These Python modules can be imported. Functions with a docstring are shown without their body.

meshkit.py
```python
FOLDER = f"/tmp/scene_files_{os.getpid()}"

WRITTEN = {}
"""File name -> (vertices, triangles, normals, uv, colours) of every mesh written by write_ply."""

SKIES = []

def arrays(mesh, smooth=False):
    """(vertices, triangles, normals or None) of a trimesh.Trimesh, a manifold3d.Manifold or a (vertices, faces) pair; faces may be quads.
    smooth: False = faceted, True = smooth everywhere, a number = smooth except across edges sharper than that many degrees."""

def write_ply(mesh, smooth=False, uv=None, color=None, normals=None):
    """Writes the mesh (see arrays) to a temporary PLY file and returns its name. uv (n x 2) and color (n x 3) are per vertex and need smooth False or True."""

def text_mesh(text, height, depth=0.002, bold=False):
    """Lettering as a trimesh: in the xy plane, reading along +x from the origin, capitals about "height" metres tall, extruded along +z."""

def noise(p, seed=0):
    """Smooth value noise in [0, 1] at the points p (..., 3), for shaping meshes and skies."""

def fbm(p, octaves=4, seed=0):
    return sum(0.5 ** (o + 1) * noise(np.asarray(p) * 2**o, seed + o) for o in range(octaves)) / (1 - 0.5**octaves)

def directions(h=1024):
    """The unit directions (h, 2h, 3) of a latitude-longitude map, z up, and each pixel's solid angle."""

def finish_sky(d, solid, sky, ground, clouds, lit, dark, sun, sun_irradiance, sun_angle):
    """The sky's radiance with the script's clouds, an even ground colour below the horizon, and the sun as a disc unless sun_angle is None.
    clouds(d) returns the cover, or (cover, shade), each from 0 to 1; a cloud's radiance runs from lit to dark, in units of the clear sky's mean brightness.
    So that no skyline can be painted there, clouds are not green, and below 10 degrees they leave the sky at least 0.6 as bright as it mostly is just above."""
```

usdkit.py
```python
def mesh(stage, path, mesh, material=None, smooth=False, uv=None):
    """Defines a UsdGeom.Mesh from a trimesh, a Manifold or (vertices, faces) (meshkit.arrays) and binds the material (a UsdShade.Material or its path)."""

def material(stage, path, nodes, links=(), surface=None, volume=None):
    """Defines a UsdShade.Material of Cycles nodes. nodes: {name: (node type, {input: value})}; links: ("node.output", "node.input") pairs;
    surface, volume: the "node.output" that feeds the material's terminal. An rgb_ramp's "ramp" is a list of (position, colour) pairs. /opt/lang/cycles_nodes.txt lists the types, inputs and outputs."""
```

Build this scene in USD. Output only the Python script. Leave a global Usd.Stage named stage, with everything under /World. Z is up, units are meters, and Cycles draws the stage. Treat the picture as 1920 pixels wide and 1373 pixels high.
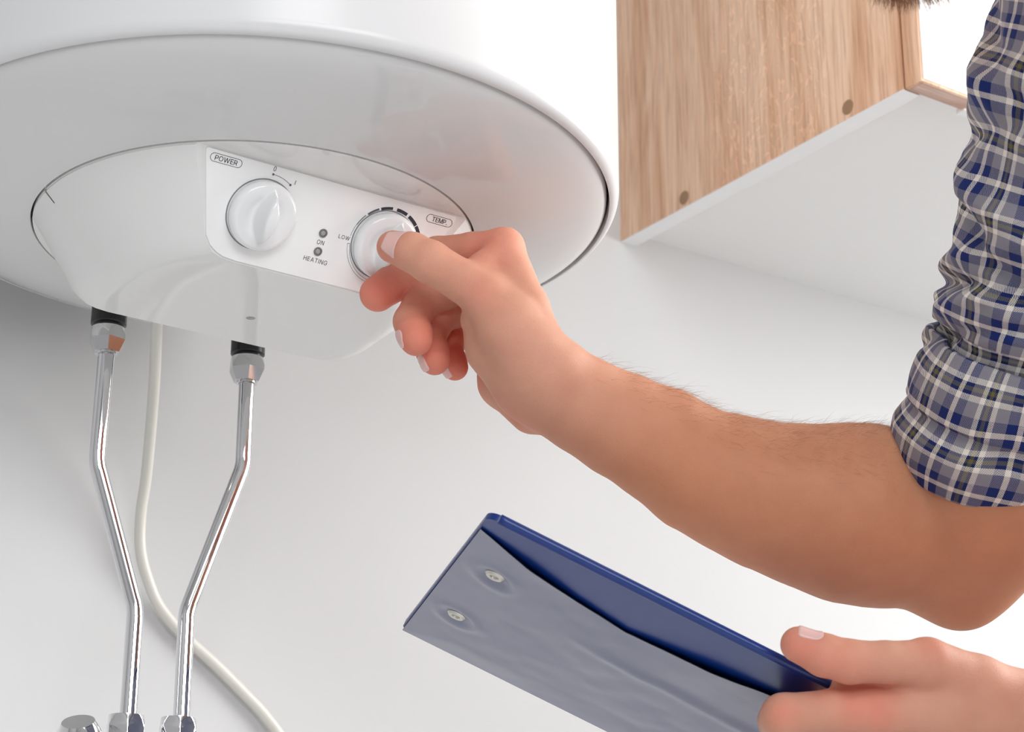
import math, random
import numpy as np
import trimesh
import manifold3d as m3
import usdkit, meshkit
from pxr import Usd, UsdGeom, UsdLux, UsdShade, Gf, Sdf, Vt
from shapely.geometry import Polygon, LineString, Point

random.seed(7)
rng = np.random.default_rng(7)
stage = Usd.Stage.CreateInMemory()
UsdGeom.SetStageUpAxis(stage, "Z")
UsdGeom.SetStageMetersPerUnit(stage, 1.0)
world = UsdGeom.Xform.Define(stage, "/World")
stage.SetDefaultPrim(world.GetPrim())
UsdGeom.Scope.Define(stage, "/World/Looks")

# ------------------------------------------------------------------ camera
CAMZ = 0.92
EYE = np.array([0.0, 0.0, CAMZ])
F_PX = 3929.4
FWD = np.array([0.53134499, 0.77414901, 0.34404332]); FWD /= np.linalg.norm(FWD)
RGT = np.array([0.82378565, -0.56689164, 0.00332581]); RGT -= FWD * (RGT @ FWD); RGT /= np.linalg.norm(RGT)
DWN = np.cross(FWD, RGT)
cam = UsdGeom.Camera.Define(stage, "/World/camera")
cam.CreateHorizontalApertureAttr(36.0)
cam.CreateFocalLengthAttr(36.0 * F_PX / 1920.0)
cam.CreateClippingRangeAttr(Gf.Vec2f(0.05, 100))
cam.CreateFStopAttr(16.0)
cam.CreateFocusDistanceAttr(1.12)
cam.CreateExposureAttr(-1.57)
mt = Gf.Matrix4d(*RGT, 0, *(-DWN), 0, *(-FWD), 0, *EYE, 1)
cam.AddTransformOp().Set(mt)

# ------------------------------------------------------------------ light
ROOM = dict(x0=-1.7, x1=2.05, y0=-1.9, y1=1.215, z0=0.0, z1=2.6)


def rect_light(name, loc, target, w, h, power, color=(1, 1, 1)):
    l = UsdLux.RectLight.Define(stage, "/World/" + name)
    l.CreateWidthAttr(w); l.CreateHeightAttr(h); l.CreateIntensityAttr(power); l.CreateColorAttr(Gf.Vec3f(*color))
    z = np.array(loc, float) - np.array(target, float); z /= np.linalg.norm(z)
    x = np.cross([0, 0, 1.0], z); x /= np.linalg.norm(x)
    y = np.cross(z, x)
    l.AddTransformOp().Set(Gf.Matrix4d(*x, 0, *y, 0, *z, 0, *loc, 1))
    return l


KEY, SIDE, TOP = 17.0, 27.0, 24.0  # strengths of the three lights out of view: front, right, above
rect_light("unseen_front_light", (-0.1, -1.84, 1.88), (-0.1, 0, 1.88), 1.9, 1.0, KEY, (0.97, 0.985, 1))  # out of view, lights heater, hands and wall from behind the camera
rect_light("unseen_right_light", (1.99, 0.1, 1.86), (0, 0.1, 1.86), 1.5, 1.15, SIDE, (1, 0.99, 0.97))  # out of view, lights the tank and the right part of the wall
cl = UsdLux.RectLight.Define(stage, "/World/unseen_ceiling_light")  # out of view, placed high so the cabinet shades the wall below it
cl.CreateWidthAttr(0.9); cl.CreateHeightAttr(0.7); cl.CreateIntensityAttr(TOP)
cl.AddTranslateOp().Set(Gf.Vec3d(-0.2, -1.2, 2.57))
dome = UsdLux.DomeLight.Define(stage, "/World/unseen_sky")  # unseen sky outside the windows, so that they show bright
dome.CreateIntensityAttr(0.6); dome.CreateColorAttr(Gf.Vec3f(0.92, 0.96, 1.0))


# ------------------------------------------------------------------ helpers
def at(x, y, d):
    """point seen at pixel x, y at depth d"""
    return EYE + d * (FWD + (x - 960) / F_PX * RGT + (y - 686.5) / F_PX * DWN)


def on_plane(x, y, p, n):
    r = FWD + (x - 960) / F_PX * RGT + (y - 686.5) / F_PX * DWN
    return EYE + r * ((np.asarray(p) - EYE) @ n) / (r @ n)


used = {}


def numbered(path):
    k = used.get(path, 0)
    used[path] = k + 1
    return path if k == 0 else f"{path}_{k:03d}"


def say(prim, label=None, cat=None, group=None, kind=None):
    for k, v in (("label", label), ("category", cat), ("group", group), ("kind", kind)):
        if v:
            prim.SetCustomDataByKey(k, v)
    return prim


def thing(name, label, cat, loc=(0, 0, 0), group=None, kind=None):
    x = UsdGeom.Xform.Define(stage, numbered("/World/" + name))
    x.AddTranslateOp().Set(Gf.Vec3d(*map(float, loc)))
    p = say(x.GetPrim(), label, cat, group, kind)
    ORIGIN[str(p.GetPath())] = np.array(loc, float)
    return p


ORIGIN = {}


def origin_of(path):
    while path and path != "/World":
        if path in ORIGIN:
            return ORIGIN[path]
        path = path.rpartition("/")[0]
    return np.zeros(3)


def obj(name, mesh, material, parent=None, smooth=30, label=None, uv=None, kind=None, prim_vars=None):
    """one Mesh prim; vertices are given in world coordinates and moved into the thing's own frame"""
    base = str(parent.GetPath()) if parent is not None else "/World"
    o = origin_of(base)
    v, f, _ = meshkit.arrays(mesh, False)
    if uv is not None or prim_vars:
        m = usdkit.mesh(stage, numbered(base + "/" + name), trimesh.Trimesh(v - o, f, process=False), material, True, uv)
    else:
        m = usdkit.mesh(stage, numbered(base + "/" + name), trimesh.Trimesh(v - o, f, process=False), material, smooth)
    for k, val in (prim_vars or {}).items():
        UsdGeom.PrimvarsAPI(m).CreatePrimvar(k, Sdf.ValueTypeNames.FloatArray, "vertex").Set(Vt.FloatArray.FromNumpy(np.asarray(val, np.float32)))
    say(m.GetPrim(), label, kind=kind)
    return m.GetPrim()


def tm(man):
    k = man.to_mesh()
    return trimesh.Trimesh(k.vert_properties[:, :3], k.tri_verts, process=False)


def man(mesh):
    return m3.Manifold(m3.Mesh(np.asarray(mesh.vertices, np.float32), np.asarray(mesh.faces, np.uint32)))


def box(x0, x1, y0, y1, z0, z1, bevel=0.0):
    if bevel <= 0:
        b = trimesh.creation.box([x1 - x0, y1 - y0, z1 - z0]); b.apply_translation([(x0 + x1) / 2, (y0 + y1) / 2, (z0 + z1) / 2])
        return b
    pts = []
    for sx, sy, sz in np.ndindex(2, 2, 2):
        c = np.array([(x0, x1)[sx], (y0, y1)[sy], (z0, z1)[sz]], float)
        s = np.array([1 - 2 * sx, 1 - 2 * sy, 1 - 2 * sz]) * bevel
        for k in range(3):
            q = c + s; q[k] = c[k]; pts.append(q)
        pts.append(c + s * 0.35)
    return trimesh.convex.convex_hull(np.array(pts))


def lathe(profile, segs=192, center=(0, 0, 0), closed=False):
    """revolve (r, z) points about a vertical axis"""
    pr = np.array(profile, float)
    th = np.linspace(0, 2 * np.pi, segs, endpoint=False)
    v = np.stack([pr[:, 0, None] * np.cos(th), pr[:, 0, None] * np.sin(th), np.repeat(pr[:, 1, None], segs, 1)], -1).reshape(-1, 3)
    n = len(pr); rows = n if closed else n - 1
    i = np.arange(rows)[:, None] * segs; j = np.arange(segs)[None, :]; jn = (j + 1) % segs
    i2 = ((np.arange(rows)[:, None] + 1) % n) * segs
    q = np.stack([i + j, i + jn, i2 + jn, i2 + j], -1).reshape(-1, 4)
    f = np.vstack([q[:, [0, 1, 2]], q[:, [0, 2, 3]]])
    m = trimesh.Trimesh(v + np.array(center), f, process=True)
    m.update_faces(m.nondegenerate_faces())
    m.fix_normals()
    return m


def smooth_path(pts, n=120, bend=None):
    """Catmull-Rom through pts"""
    p = np.array(pts, float)
    p = np.vstack([2 * p[0] - p[1], p, 2 * p[-1] - p[-2]])
    out = []
    for k in range(1, len(p) - 2):
        t = np.linspace(0, 1, max(2, n // (len(p) - 3)), endpoint=False)[:, None]
        a, b, c, d = p[k - 1:k + 3]
        out.append(0.5 * (2 * b + (c - a) * t + (2 * a - 5 * b + 4 * c - d) * t ** 2 + (3 * b - a - 3 * c + d) * t ** 3))
    return np.vstack(out + [p[-2][None]])


def round_corners(pts, r, n=10):
    """polyline with its inner corners rounded to radius r"""
    p = [np.array(q, float) for q in pts]
    out = [p[0]]
    for a, b, c in zip(p[:-2], p[1:-1], p[2:]):
        u, v = (a - b) / np.linalg.norm(a - b), (c - b) / np.linalg.norm(c - b)
        half = math.acos(np.clip(u @ v, -1, 1)) / 2
        L = min(r / math.tan(half), 0.45 * min(np.linalg.norm(a - b), np.linalg.norm(c - b)))
        for t in np.linspace(0, 1, n):
            out.append((1 - t) ** 2 * (b + u * L) + 2 * t * (1 - t) * b + t * t * (b + v * L))
    return np.array(out + [p[-1]])


def tube(path, r, segs=24, caps=True):
    p = np.array(path, float); n = len(p)
    r = np.broadcast_to(np.asarray(r, float), (n,))
    T = np.gradient(p, axis=0); T /= np.linalg.norm(T, axis=1, keepdims=True)
    u = np.cross(T[0], [0.3, 0.9, 0.2]); u /= np.linalg.norm(u)
    th = np.linspace(0, 2 * np.pi, segs, endpoint=False)
    rows = []
    for k in range(n):
        u = u - T[k] * (u @ T[k]); u /= np.linalg.norm(u)
        w = np.cross(T[k], u)
        rows.append(p[k] + r[k] * (np.cos(th)[:, None] * u + np.sin(th)[:, None] * w))
    v = np.vstack(rows + [p[:1], p[-1:]])
    i = np.arange(n - 1)[:, None] * segs; j = np.arange(segs)[None]; jn = (j + 1) % segs
    q = np.stack([i + j, i + jn, i + segs + jn, i + segs + j], -1).reshape(-1, 4)
    f = [np.vstack([q[:, [0, 1, 2]], q[:, [0, 2, 3]]])]
    if caps:
        jj = np.arange(segs); b = (n - 1) * segs
        f.append(np.stack([np.full(segs, n * segs), (jj + 1) % segs, jj], -1))
        f.append(np.stack([np.full(segs, n * segs + 1), b + jj, b + (jj + 1) % segs], -1))
    return trimesh.Trimesh(v, np.vstack(f), process=False)


def extrude_on(poly, P, U, V, N, h0, h1):
    """a flat outline in the frame (P; U, V, N), from height h0 to h1"""
    parts = []
    for g in getattr(poly, "geoms", [poly]):
        e = trimesh.creation.extrude_polygon(g, h1 - h0, engine="earcut")
        parts.append(e)
    e = trimesh.util.concatenate(parts)
    v = e.vertices
    e.vertices = P + v[:, :1] * U + v[:, 1:2] * V + (v[:, 2:3] + h0) * N
    return e


# ------------------------------------------------------------------ signed distance modelling
def cone(a, b, ra, rb=None):
    a, b = np.asarray(a, float), np.asarray(b, float)
    rb = ra if rb is None else rb
    ab = b - a; L = max(ab @ ab, 1e-12)

    def f(p):
        q = p - a
        t = np.clip(q @ ab / L, 0, 1)
        return np.sqrt(((q - t[:, None] * ab) ** 2).sum(1)) - (ra + (rb - ra) * t)
    return f


def ball(c, r):
    return cone(c, np.asarray(c, float) + 1e-6, r)


def ellipsoid(c, axes, radii):
    c = np.asarray(c, float); A = np.array(axes, float); R = np.array(radii, float)

    def f(p):
        q = (p - c) @ A.T
        k0 = np.sqrt(((q / R) ** 2).sum(1)); k1 = np.sqrt(((q / R ** 2) ** 2).sum(1))
        return k0 * (k0 - 1) / np.maximum(k1, 1e-9)
    return f


def smin(a, b, k):
    h = np.clip(0.5 + 0.5 * (b - a) / k, 0, 1)
    return b * (1 - h) + a * h - k * h * (1 - h)


def blend(fs, k):
    def f(p):
        d = fs[0](p)
        for g in fs[1:]:
            d = smin(d, g(p), k)
        return d
    return f


def carve(f, cuts, k):
    def g(p):
        d = f(p)
        for c in cuts:
            d = -smin(-d, c(p), k)
        return d
    return g


def surface(f, lo, hi, h, project=2):
    """surface nets of f < 0 on a sparse grid of cell h, then moved onto the zero level"""
    lo, hi = np.asarray(lo, float), np.asarray(hi, float)
    step = 16
    n = np.ceil((hi - lo) / (h * step)).astype(int) + 1
    cells = np.stack(np.meshgrid(*[np.arange(k) for k in n], indexing="ij"), -1).reshape(-1, 3) * step
    while True:
        c = lo + (cells + step / 2) * h
        keep = np.abs(f(c)) < 0.95 * step * h * 1.1 + 0.3 * h
        cells = cells[keep]
        if step == 1:
            break
        step //= 2
        cells = (cells[:, None] + np.array(list(np.ndindex(2, 2, 2)))[None] * step).reshape(-1, 3)
    big = 1 << 20
    key = lambda c: (c[..., 0] * big + c[..., 1]) * big + c[..., 2]
    corners = np.array(list(np.ndindex(2, 2, 2)))
    nodes = (cells[:, None] + corners[None])
    nk = key(nodes)
    uk, first, inv = np.unique(nk, return_index=True, return_inverse=True)
    npos = nodes.reshape(-1, 3)[first]
    val = f(lo + npos * h)
    cv = val[inv.reshape(nk.shape)]
    act = (cv < 0).any(1) & (cv >= 0).any(1)
    cells, cv = cells[act], cv[act]
    edges = [(a, b) for a in range(8) for b in range(a + 1, 8) if np.abs(corners[a] - corners[b]).sum() == 1]
    acc, cnt = np.zeros((len(cells), 3)), np.zeros(len(cells))
    for a, b in edges:
        s = (cv[:, a] < 0) != (cv[:, b] < 0)
        t = np.where(s, cv[:, a] / np.where(s, cv[:, a] - cv[:, b], 1), 0)
        acc += np.where(s[:, None], corners[a] + t[:, None] * (corners[b] - corners[a]), 0); cnt += s
    v = lo + (cells + acc / cnt[:, None]) * h
    ck = key(cells); order = np.argsort(ck); sk = ck[order]

    def find(c):
        k = key(c); i = np.clip(np.searchsorted(sk, k), 0, len(sk) - 1)
        return np.where(sk[i] == k, order[i], -1)
    faces = []
    for ax in range(3):
        b = [0, 0, 0]; b[ax] = 1
        i1 = [k for k, c in enumerate(corners) if tuple(c) == tuple(b)][0]
        s = (cv[:, 0] < 0) != (cv[:, i1] < 0)
        me = np.nonzero(s)[0]
        e1, e2 = np.eye(3, dtype=int)[(ax + 1) % 3], np.eye(3, dtype=int)[(ax + 2) % 3]
        c = cells[me]
        q = np.stack([me, find(c - e1), find(c - e1 - e2), find(c - e2)], 1)
        ok = (q >= 0).all(1); q = q[ok]; flip = (cv[me[ok], 0] >= 0)
        q[flip] = q[flip][:, ::-1]
        faces.append(q)
    q = np.vstack(faces)
    fc = np.vstack([q[:, [0, 1, 2]], q[:, [0, 2, 3]]])
    for _ in range(project):
        d, g = value_and_slope(f, v)
        v = v - np.clip(d / np.maximum((g ** 2).sum(1), 0.2), -h, h)[:, None] * g
    return trimesh.Trimesh(v, fc, process=False)


def value_and_slope(f, v, e=1e-4):
    d = f(v)
    g = np.stack([(f(v + e * a) - f(v - e * a)) / (2 * e) for a in np.eye(3)], 1)
    return d, g


# ------------------------------------------------------------------ materials
def mat(name, nodes, links=(), surface="p.BSDF"):
    return usdkit.material(stage, "/World/Looks/" + name, nodes, links, surface=surface)


def plain(name, color, rough=0.5, **kw):
    return mat(name, {"p": ("principled_bsdf", {"base_color": color, "roughness": rough, **kw})})


def srgb(r, g, b):
    return tuple((c / 255 / 12.92) if c / 255 <= 0.04045 else ((c / 255 + 0.055) / 1.055) ** 2.4 for c in (r, g, b))


M = {}
M["wall"] = mat("wall_paint", {"g": ("geometry", {}), "n": ("noise_texture", {"scale": 160, "detail": 3}), "b": ("bump", {"strength": 0.04, "distance": 0.002}),
                               "p": ("principled_bsdf", {"base_color": (0.60, 0.60, 0.602), "roughness": 0.6})},
                [("g.position", "n.vector"), ("n.fac", "b.height"), ("b.normal", "p.normal")])
M["wall_far"] = plain("unseen_wall_grey", (0.40, 0.40, 0.405), 0.7)  # for unseen walls and ceiling, darkened to cut bounced light
M["floor"] = mat("bounce_floor", {"g": ("geometry", {}), "n": ("noise_texture", {"scale": 5, "detail": 4}), "r": ("rgb_ramp", {"ramp": [(0.3, (0.85, 0.85, 0.85)), (0.7, (0.9, 0.9, 0.9))]}),
                                "p": ("principled_bsdf", {"roughness": 0.4})}, [("g.position", "n.vector"), ("n.fac", "r.fac"), ("r.color", "p.base_color")])  # unseen floor, kept pale so it bounces light onto the undersides
M["enamel"] = plain("white_enamel", (0.715, 0.715, 0.72), 0.26)
M["plate"] = plain("white_plastic_plate", (0.72, 0.72, 0.715), 0.07)
M["cover"] = plain("white_plastic_cover", (0.82, 0.82, 0.805), 0.05)
M["panel"] = plain("white_panel", (0.96, 0.96, 0.955), 0.10)
M["knob"] = plain("white_knob", (0.86, 0.865, 0.87), 0.12)
M["ink"] = plain("dark_print", (0.035, 0.035, 0.05), 0.5)
M["ink_grey"] = plain("grey_print", (0.13, 0.13, 0.14), 0.5)
M["ink_light"] = plain("light_grey_print", (0.26, 0.26, 0.28), 0.5)
M["red"] = plain("red_dot", (0.75, 0.03, 0.02), 0.35)
M["lamp_lens"] = plain("lamp_lens", (0.36, 0.36, 0.36), 0.2)
M["lamp_ring"] = plain("lamp_ring", (0.2, 0.2, 0.205), 0.3)
M["dark"] = plain("gap_shade", (0.06, 0.055, 0.05), 0.6)  # dark colour standing in for shade inside the gap and the hole
M["black"] = plain("black_rubber", (0.008, 0.008, 0.009), 0.28)
M["chrome"] = plain("chrome", (0.72, 0.72, 0.73), 0.04, metallic=1.0)
M["cord"] = plain("cream_cord", (0.72, 0.70, 0.64), 0.35)
M["white_edge"] = plain("white_laminate", (0.86, 0.855, 0.84), 0.3)
M["gloss_white"] = plain("white_door_front", (0.9, 0.9, 0.9), 0.1)
M["cap"] = plain("brown_cap", srgb(160, 128, 98), 0.45)


FIG = ((0.0, -1.035 * 13.0, -(CAMZ + 0.735) * 5.0), (0.0, 13.0, 5.0))


def wood(name, along, light, dark, tint, scale=1.0):
    """oak: along is the axis of the grain (0, 1, 2)"""
    s = [46.0, 46.0, 46.0]; s[along] = 2.6
    s2 = [420.0, 420.0, 420.0]; s2[along] = 16.0
    s3 = [9.0, 9.0, 9.0]; s3[along] = 2.2
    return mat(name, {
        "g": ("geometry", {}),
        "m0": ("mapping", {"scale": tuple(s3)}), "warp": ("noise_texture", {"scale": 1.0, "detail": 2, "distortion": 0.8}),
        "m1": ("mapping", {"scale": tuple(s)}), "add": ("vector_math", {"math_type": "multiply_add", "vector2": (3.0, 3.0, 3.0)}),
        "n1": ("noise_texture", {"scale": 1.0, "detail": 5, "roughness": 0.6, "distortion": 0.6}),
        "m2": ("mapping", {"scale": tuple(s2)}), "n2": ("noise_texture", {"scale": 1.0, "detail": 3, "roughness": 0.6}),
        "r1": ("rgb_ramp", {"ramp": [(0.28, dark), (0.45, tint), (0.6, light), (0.8, tint)]}),
        "r2": ("rgb_ramp", {"ramp": [(0.36, (0.72, 0.68, 0.64)), (0.52, (1, 1, 1))]}),
        "mul": ("mix_color", {"blend_type": "multiply", "fac": 0.75}),
        "fm": ("mapping", {"location": FIG[0], "scale": FIG[1]}), "fl": ("vector_math", {"math_type": "length"}), "fn": ("noise_texture", {"scale": 5.0, "detail": 3}),
        "fa": ("math", {"math_type": "multiply_add", "value2": 0.9}), "fs": ("math", {"math_type": "multiply", "value2": 46.0}), "fsin": ("math", {"math_type": "sine"}),
        "fr": ("rgb_ramp", {"ramp": [(0.0, (1, 1, 1)), (0.5, (0.90, 0.86, 0.82)), (0.95, (1.22, 1.2, 1.18))]}),
        "fk": ("map_range", {"range_type": "smoothstep", "from_min": 1.05, "from_max": 0.55, "to_min": 0.0, "to_max": 0.75, "clamp": True}),
        "fig": ("mix_color", {"blend_type": "multiply", "use_clamp": False}),
        "b": ("bump", {"strength": 0.12, "distance": 0.0006}),
        "p": ("principled_bsdf", {"roughness": 0.5})},
        [("g.position", "m0.vector"), ("m0.vector", "warp.vector"), ("g.position", "m1.vector"), ("warp.color", "add.vector1"), ("m1.vector", "add.vector3"),
         ("add.vector", "n1.vector"), ("g.position", "m2.vector"), ("m2.vector", "n2.vector"), ("n1.fac", "r1.fac"), ("n2.fac", "r2.fac"),
         ("r1.color", "mul.a"), ("r2.color", "mul.b"), ("g.position", "fm.vector"), ("fm.vector", "fl.vector1"), ("fm.vector", "fn.vector"), ("fn.fac", "fa.value1"), ("fl.value", "fa.value3"), ("fa.value", "fs.value1"), ("fs.value", "fsin.value1"), ("fsin.value", "fr.fac"), ("fl.value", "fk.value"), ("fk.result", "fig.fac"), ("mul.result", "fig.a"), ("fr.color", "fig.b"), ("fig.result", "p.base_color"), ("n2.fac", "b.height"), ("b.normal", "p.normal")])


M["wood"] = wood("oak_laminate", 2, srgb(246, 212, 184), srgb(212, 164, 130), srgb(232, 190, 158))
M["wood_x"] = wood("oak_edge", 0, srgb(224, 194, 178), srgb(182, 140, 118), srgb(205, 168, 150))

M["skin"] = mat("skin", {
    "g": ("geometry", {}), "a": ("attribute", {"attribute": "redness"}), "t": ("attribute", {"attribute": "tan"}),
    "n": ("noise_texture", {"scale": 55, "detail": 3}), "n2": ("noise_texture", {"scale": 900, "detail": 2}), "v": ("voronoi_texture", {"scale": 1500, "feature": "f1"}),
    "base": ("mix_color", {"a": srgb(211, 157, 133), "b": srgb(203, 142, 109)}),
    "red": ("mix_color", {"b": srgb(226, 126, 108)}),
    "rm": ("rgb_ramp", {"ramp": [(0.3, (0.93, 0.90, 0.89)), (0.7, (1.0, 1.0, 1.0))]}), "mul": ("mix_color", {"blend_type": "multiply", "fac": 1.0}),
    "bs": ("math", {"math_type": "add"}), "b": ("bump", {"strength": 0.2, "distance": 0.0006}),
    "p": ("principled_bsdf", {"roughness": 0.55, "specular_ior_level": 0.25, "subsurface_weight": 0.25, "subsurface_scale": 0.004, "subsurface_radius": (1.0, 0.35, 0.2)})},
    [("g.position", "n.vector"), ("g.position", "n2.vector"), ("g.position", "v.vector"), ("t.fac", "base.fac"), ("base.result", "red.a"), ("a.fac", "red.fac"),
     ("n.fac", "rm.fac"), ("red.result", "mul.a"), ("rm.color", "mul.b"), ("mul.result", "p.base_color"), ("n2.fac", "bs.value1"), ("v.distance", "bs.value2"), ("bs.value", "b.height"), ("b.normal", "p.normal")])
M["nail"] = plain("fingernail", srgb(232, 186, 180), 0.22, subsurface_weight=0.1, subsurface_scale=0.002)
M["hair"] = plain("arm_hair", srgb(158, 112, 78), 0.5)
M["beard"] = plain("beard_hair", srgb(150, 106, 76), 0.5)
M["eye"] = plain("eye_white", (0.8, 0.8, 0.8), 0.1)
M["iris"] = plain("iris", (0.08, 0.05, 0.03), 0.1)
M["jeans"] = mat("denim", {"g": ("geometry", {}), "n": ("noise_texture", {"scale": 300, "detail": 3}), "r": ("rgb_ramp", {"ramp": [(0.3, srgb(45, 60, 92)), (0.7, srgb(66, 84, 118))]}),
                           "p": ("principled_bsdf", {"roughness": 0.85})}, [("g.position", "n.vector"), ("n.fac", "r.fac"), ("r.color", "p.base_color")])
M["shoe"] = plain("brown_leather", srgb(84, 58, 40), 0.4)


def plaid():
    """woven tartan over UV in metres: the same stripe order in warp and weft, woven as a twill"""
    W, N, O, G, B = srgb(232, 226, 218), srgb(26, 38, 84), srgb(104, 98, 62), srgb(138, 136, 146), srgb(24, 42, 104)
    seq = [(3.0, W), (1.7, N), (2.2, O), (1.7, N), (3.0, W), (7.2, G), (5.6, B), (3.2, W), (5.6, B), (7.2, G)]
    tot = sum(s for s, _ in seq); x = 0; ramp = []
    for s, c in seq:
        ramp.append((x / tot, c)); x += s
    per = tot / 1000.0 * 0.94
    nodes = {"uv": ("uvmap", {"attribute": "st"}), "s": ("separate_xyz", {}),
             "ru": ("rgb_ramp", {"ramp": ramp, "interpolate": False}), "rv": ("rgb_ramp", {"ramp": ramp, "interpolate": False}),
             "du": ("math", {"math_type": "divide", "value2": per}), "dv": ("math", {"math_type": "divide", "value2": per}),
             "fu": ("math", {"math_type": "fraction"}), "fv": ("math", {"math_type": "fraction"}),
             "tw": ("math", {"math_type": "add"}), "td": ("math", {"math_type": "divide", "value2": 0.00082}), "tf": ("math", {"math_type": "fraction"}),
             "tg": ("math", {"math_type": "greater_than", "value2": 0.5}),
             "mix": ("mix_color", {}), "b": ("bump", {"strength": 0.25, "distance": 0.0004}),
             "p": ("principled_bsdf", {"roughness": 0.85, "specular_ior_level": 0.2, "sheen_weight": 0.05})}
    links = [("uv.UV", "s.vector"), ("s.x", "du.value1"), ("s.y", "dv.value1"), ("du.value", "fu.value1"), ("dv.value", "fv.value1"),
             ("fu.value", "ru.fac"), ("fv.value", "rv.fac"), ("s.x", "tw.value1"), ("s.y", "tw.value2"), ("tw.value", "td.value1"), ("td.value", "tf.value1"),
             ("tf.value", "tg.value1"), ("tg.value", "mix.fac"), ("ru.color", "mix.a"), ("rv.color", "mix.b"), ("mix.result", "p.base_color"), ("tf.value", "b.height"), ("b.normal", "p.normal")]
    return mat("plaid_cotton", nodes, links)


M["plaid"] = plaid()

# ------------------------------------------------------------------ the room
R = ROOM
T = 0.1


def struct(name, mesh, m, label=None):
    p = obj(name, mesh, m); say(p, label, kind="structure")
    return p


struct("wall_back", box(R["x0"] - T, R["x1"] + T, R["y1"], R["y1"] + T, R["z0"], R["z1"]), M["wall"], "plain white painted wall behind the water heater")
struct("floor", box(R["x0"] - T, R["x1"] + T, R["y0"] - T, R["y1"] + T, -T, 0), M["floor"], "unseen floor of the room, pale to bounce light upwards")
struct("ceiling", box(R["x0"] - T, R["x1"] + T, R["y0"] - T, R["y1"] + T, R["z1"], R["z1"] + T), M["wall_far"], "unseen ceiling of the room, grey to cut bounced light")
struct("wall_left", box(R["x0"] - T, R["x0"], R["y0"], R["y1"], 0, R["z1"]), M["wall_far"], "unseen wall on the left side of the room, grey to cut bounced light")
wr = man(box(R["x1"], R["x1"] + T, R["y0"], R["y1"], 0, R["z1"])) - man(box(R["x1"] - 0.1, R["x1"] + 0.3, -0.7, 0.9, 1.25, 2.47))
struct("wall_right", tm(wr), M["wall_far"], "unseen wall on the right side of the room, grey to cut bounced light, with a window opening")
wf = man(box(R["x0"] - T, R["x1"] + T, R["y0"] - T, R["y0"], 0, R["z1"])) - man(box(-1.05, 0.85, R["y0"] - 0.3, R["y0"] + 0.1, 1.32, 2.44))
struct("wall_front", tm(wf), M["wall_far"], "unseen wall behind the camera, grey to cut bounced light, with a wide window opening")
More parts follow.
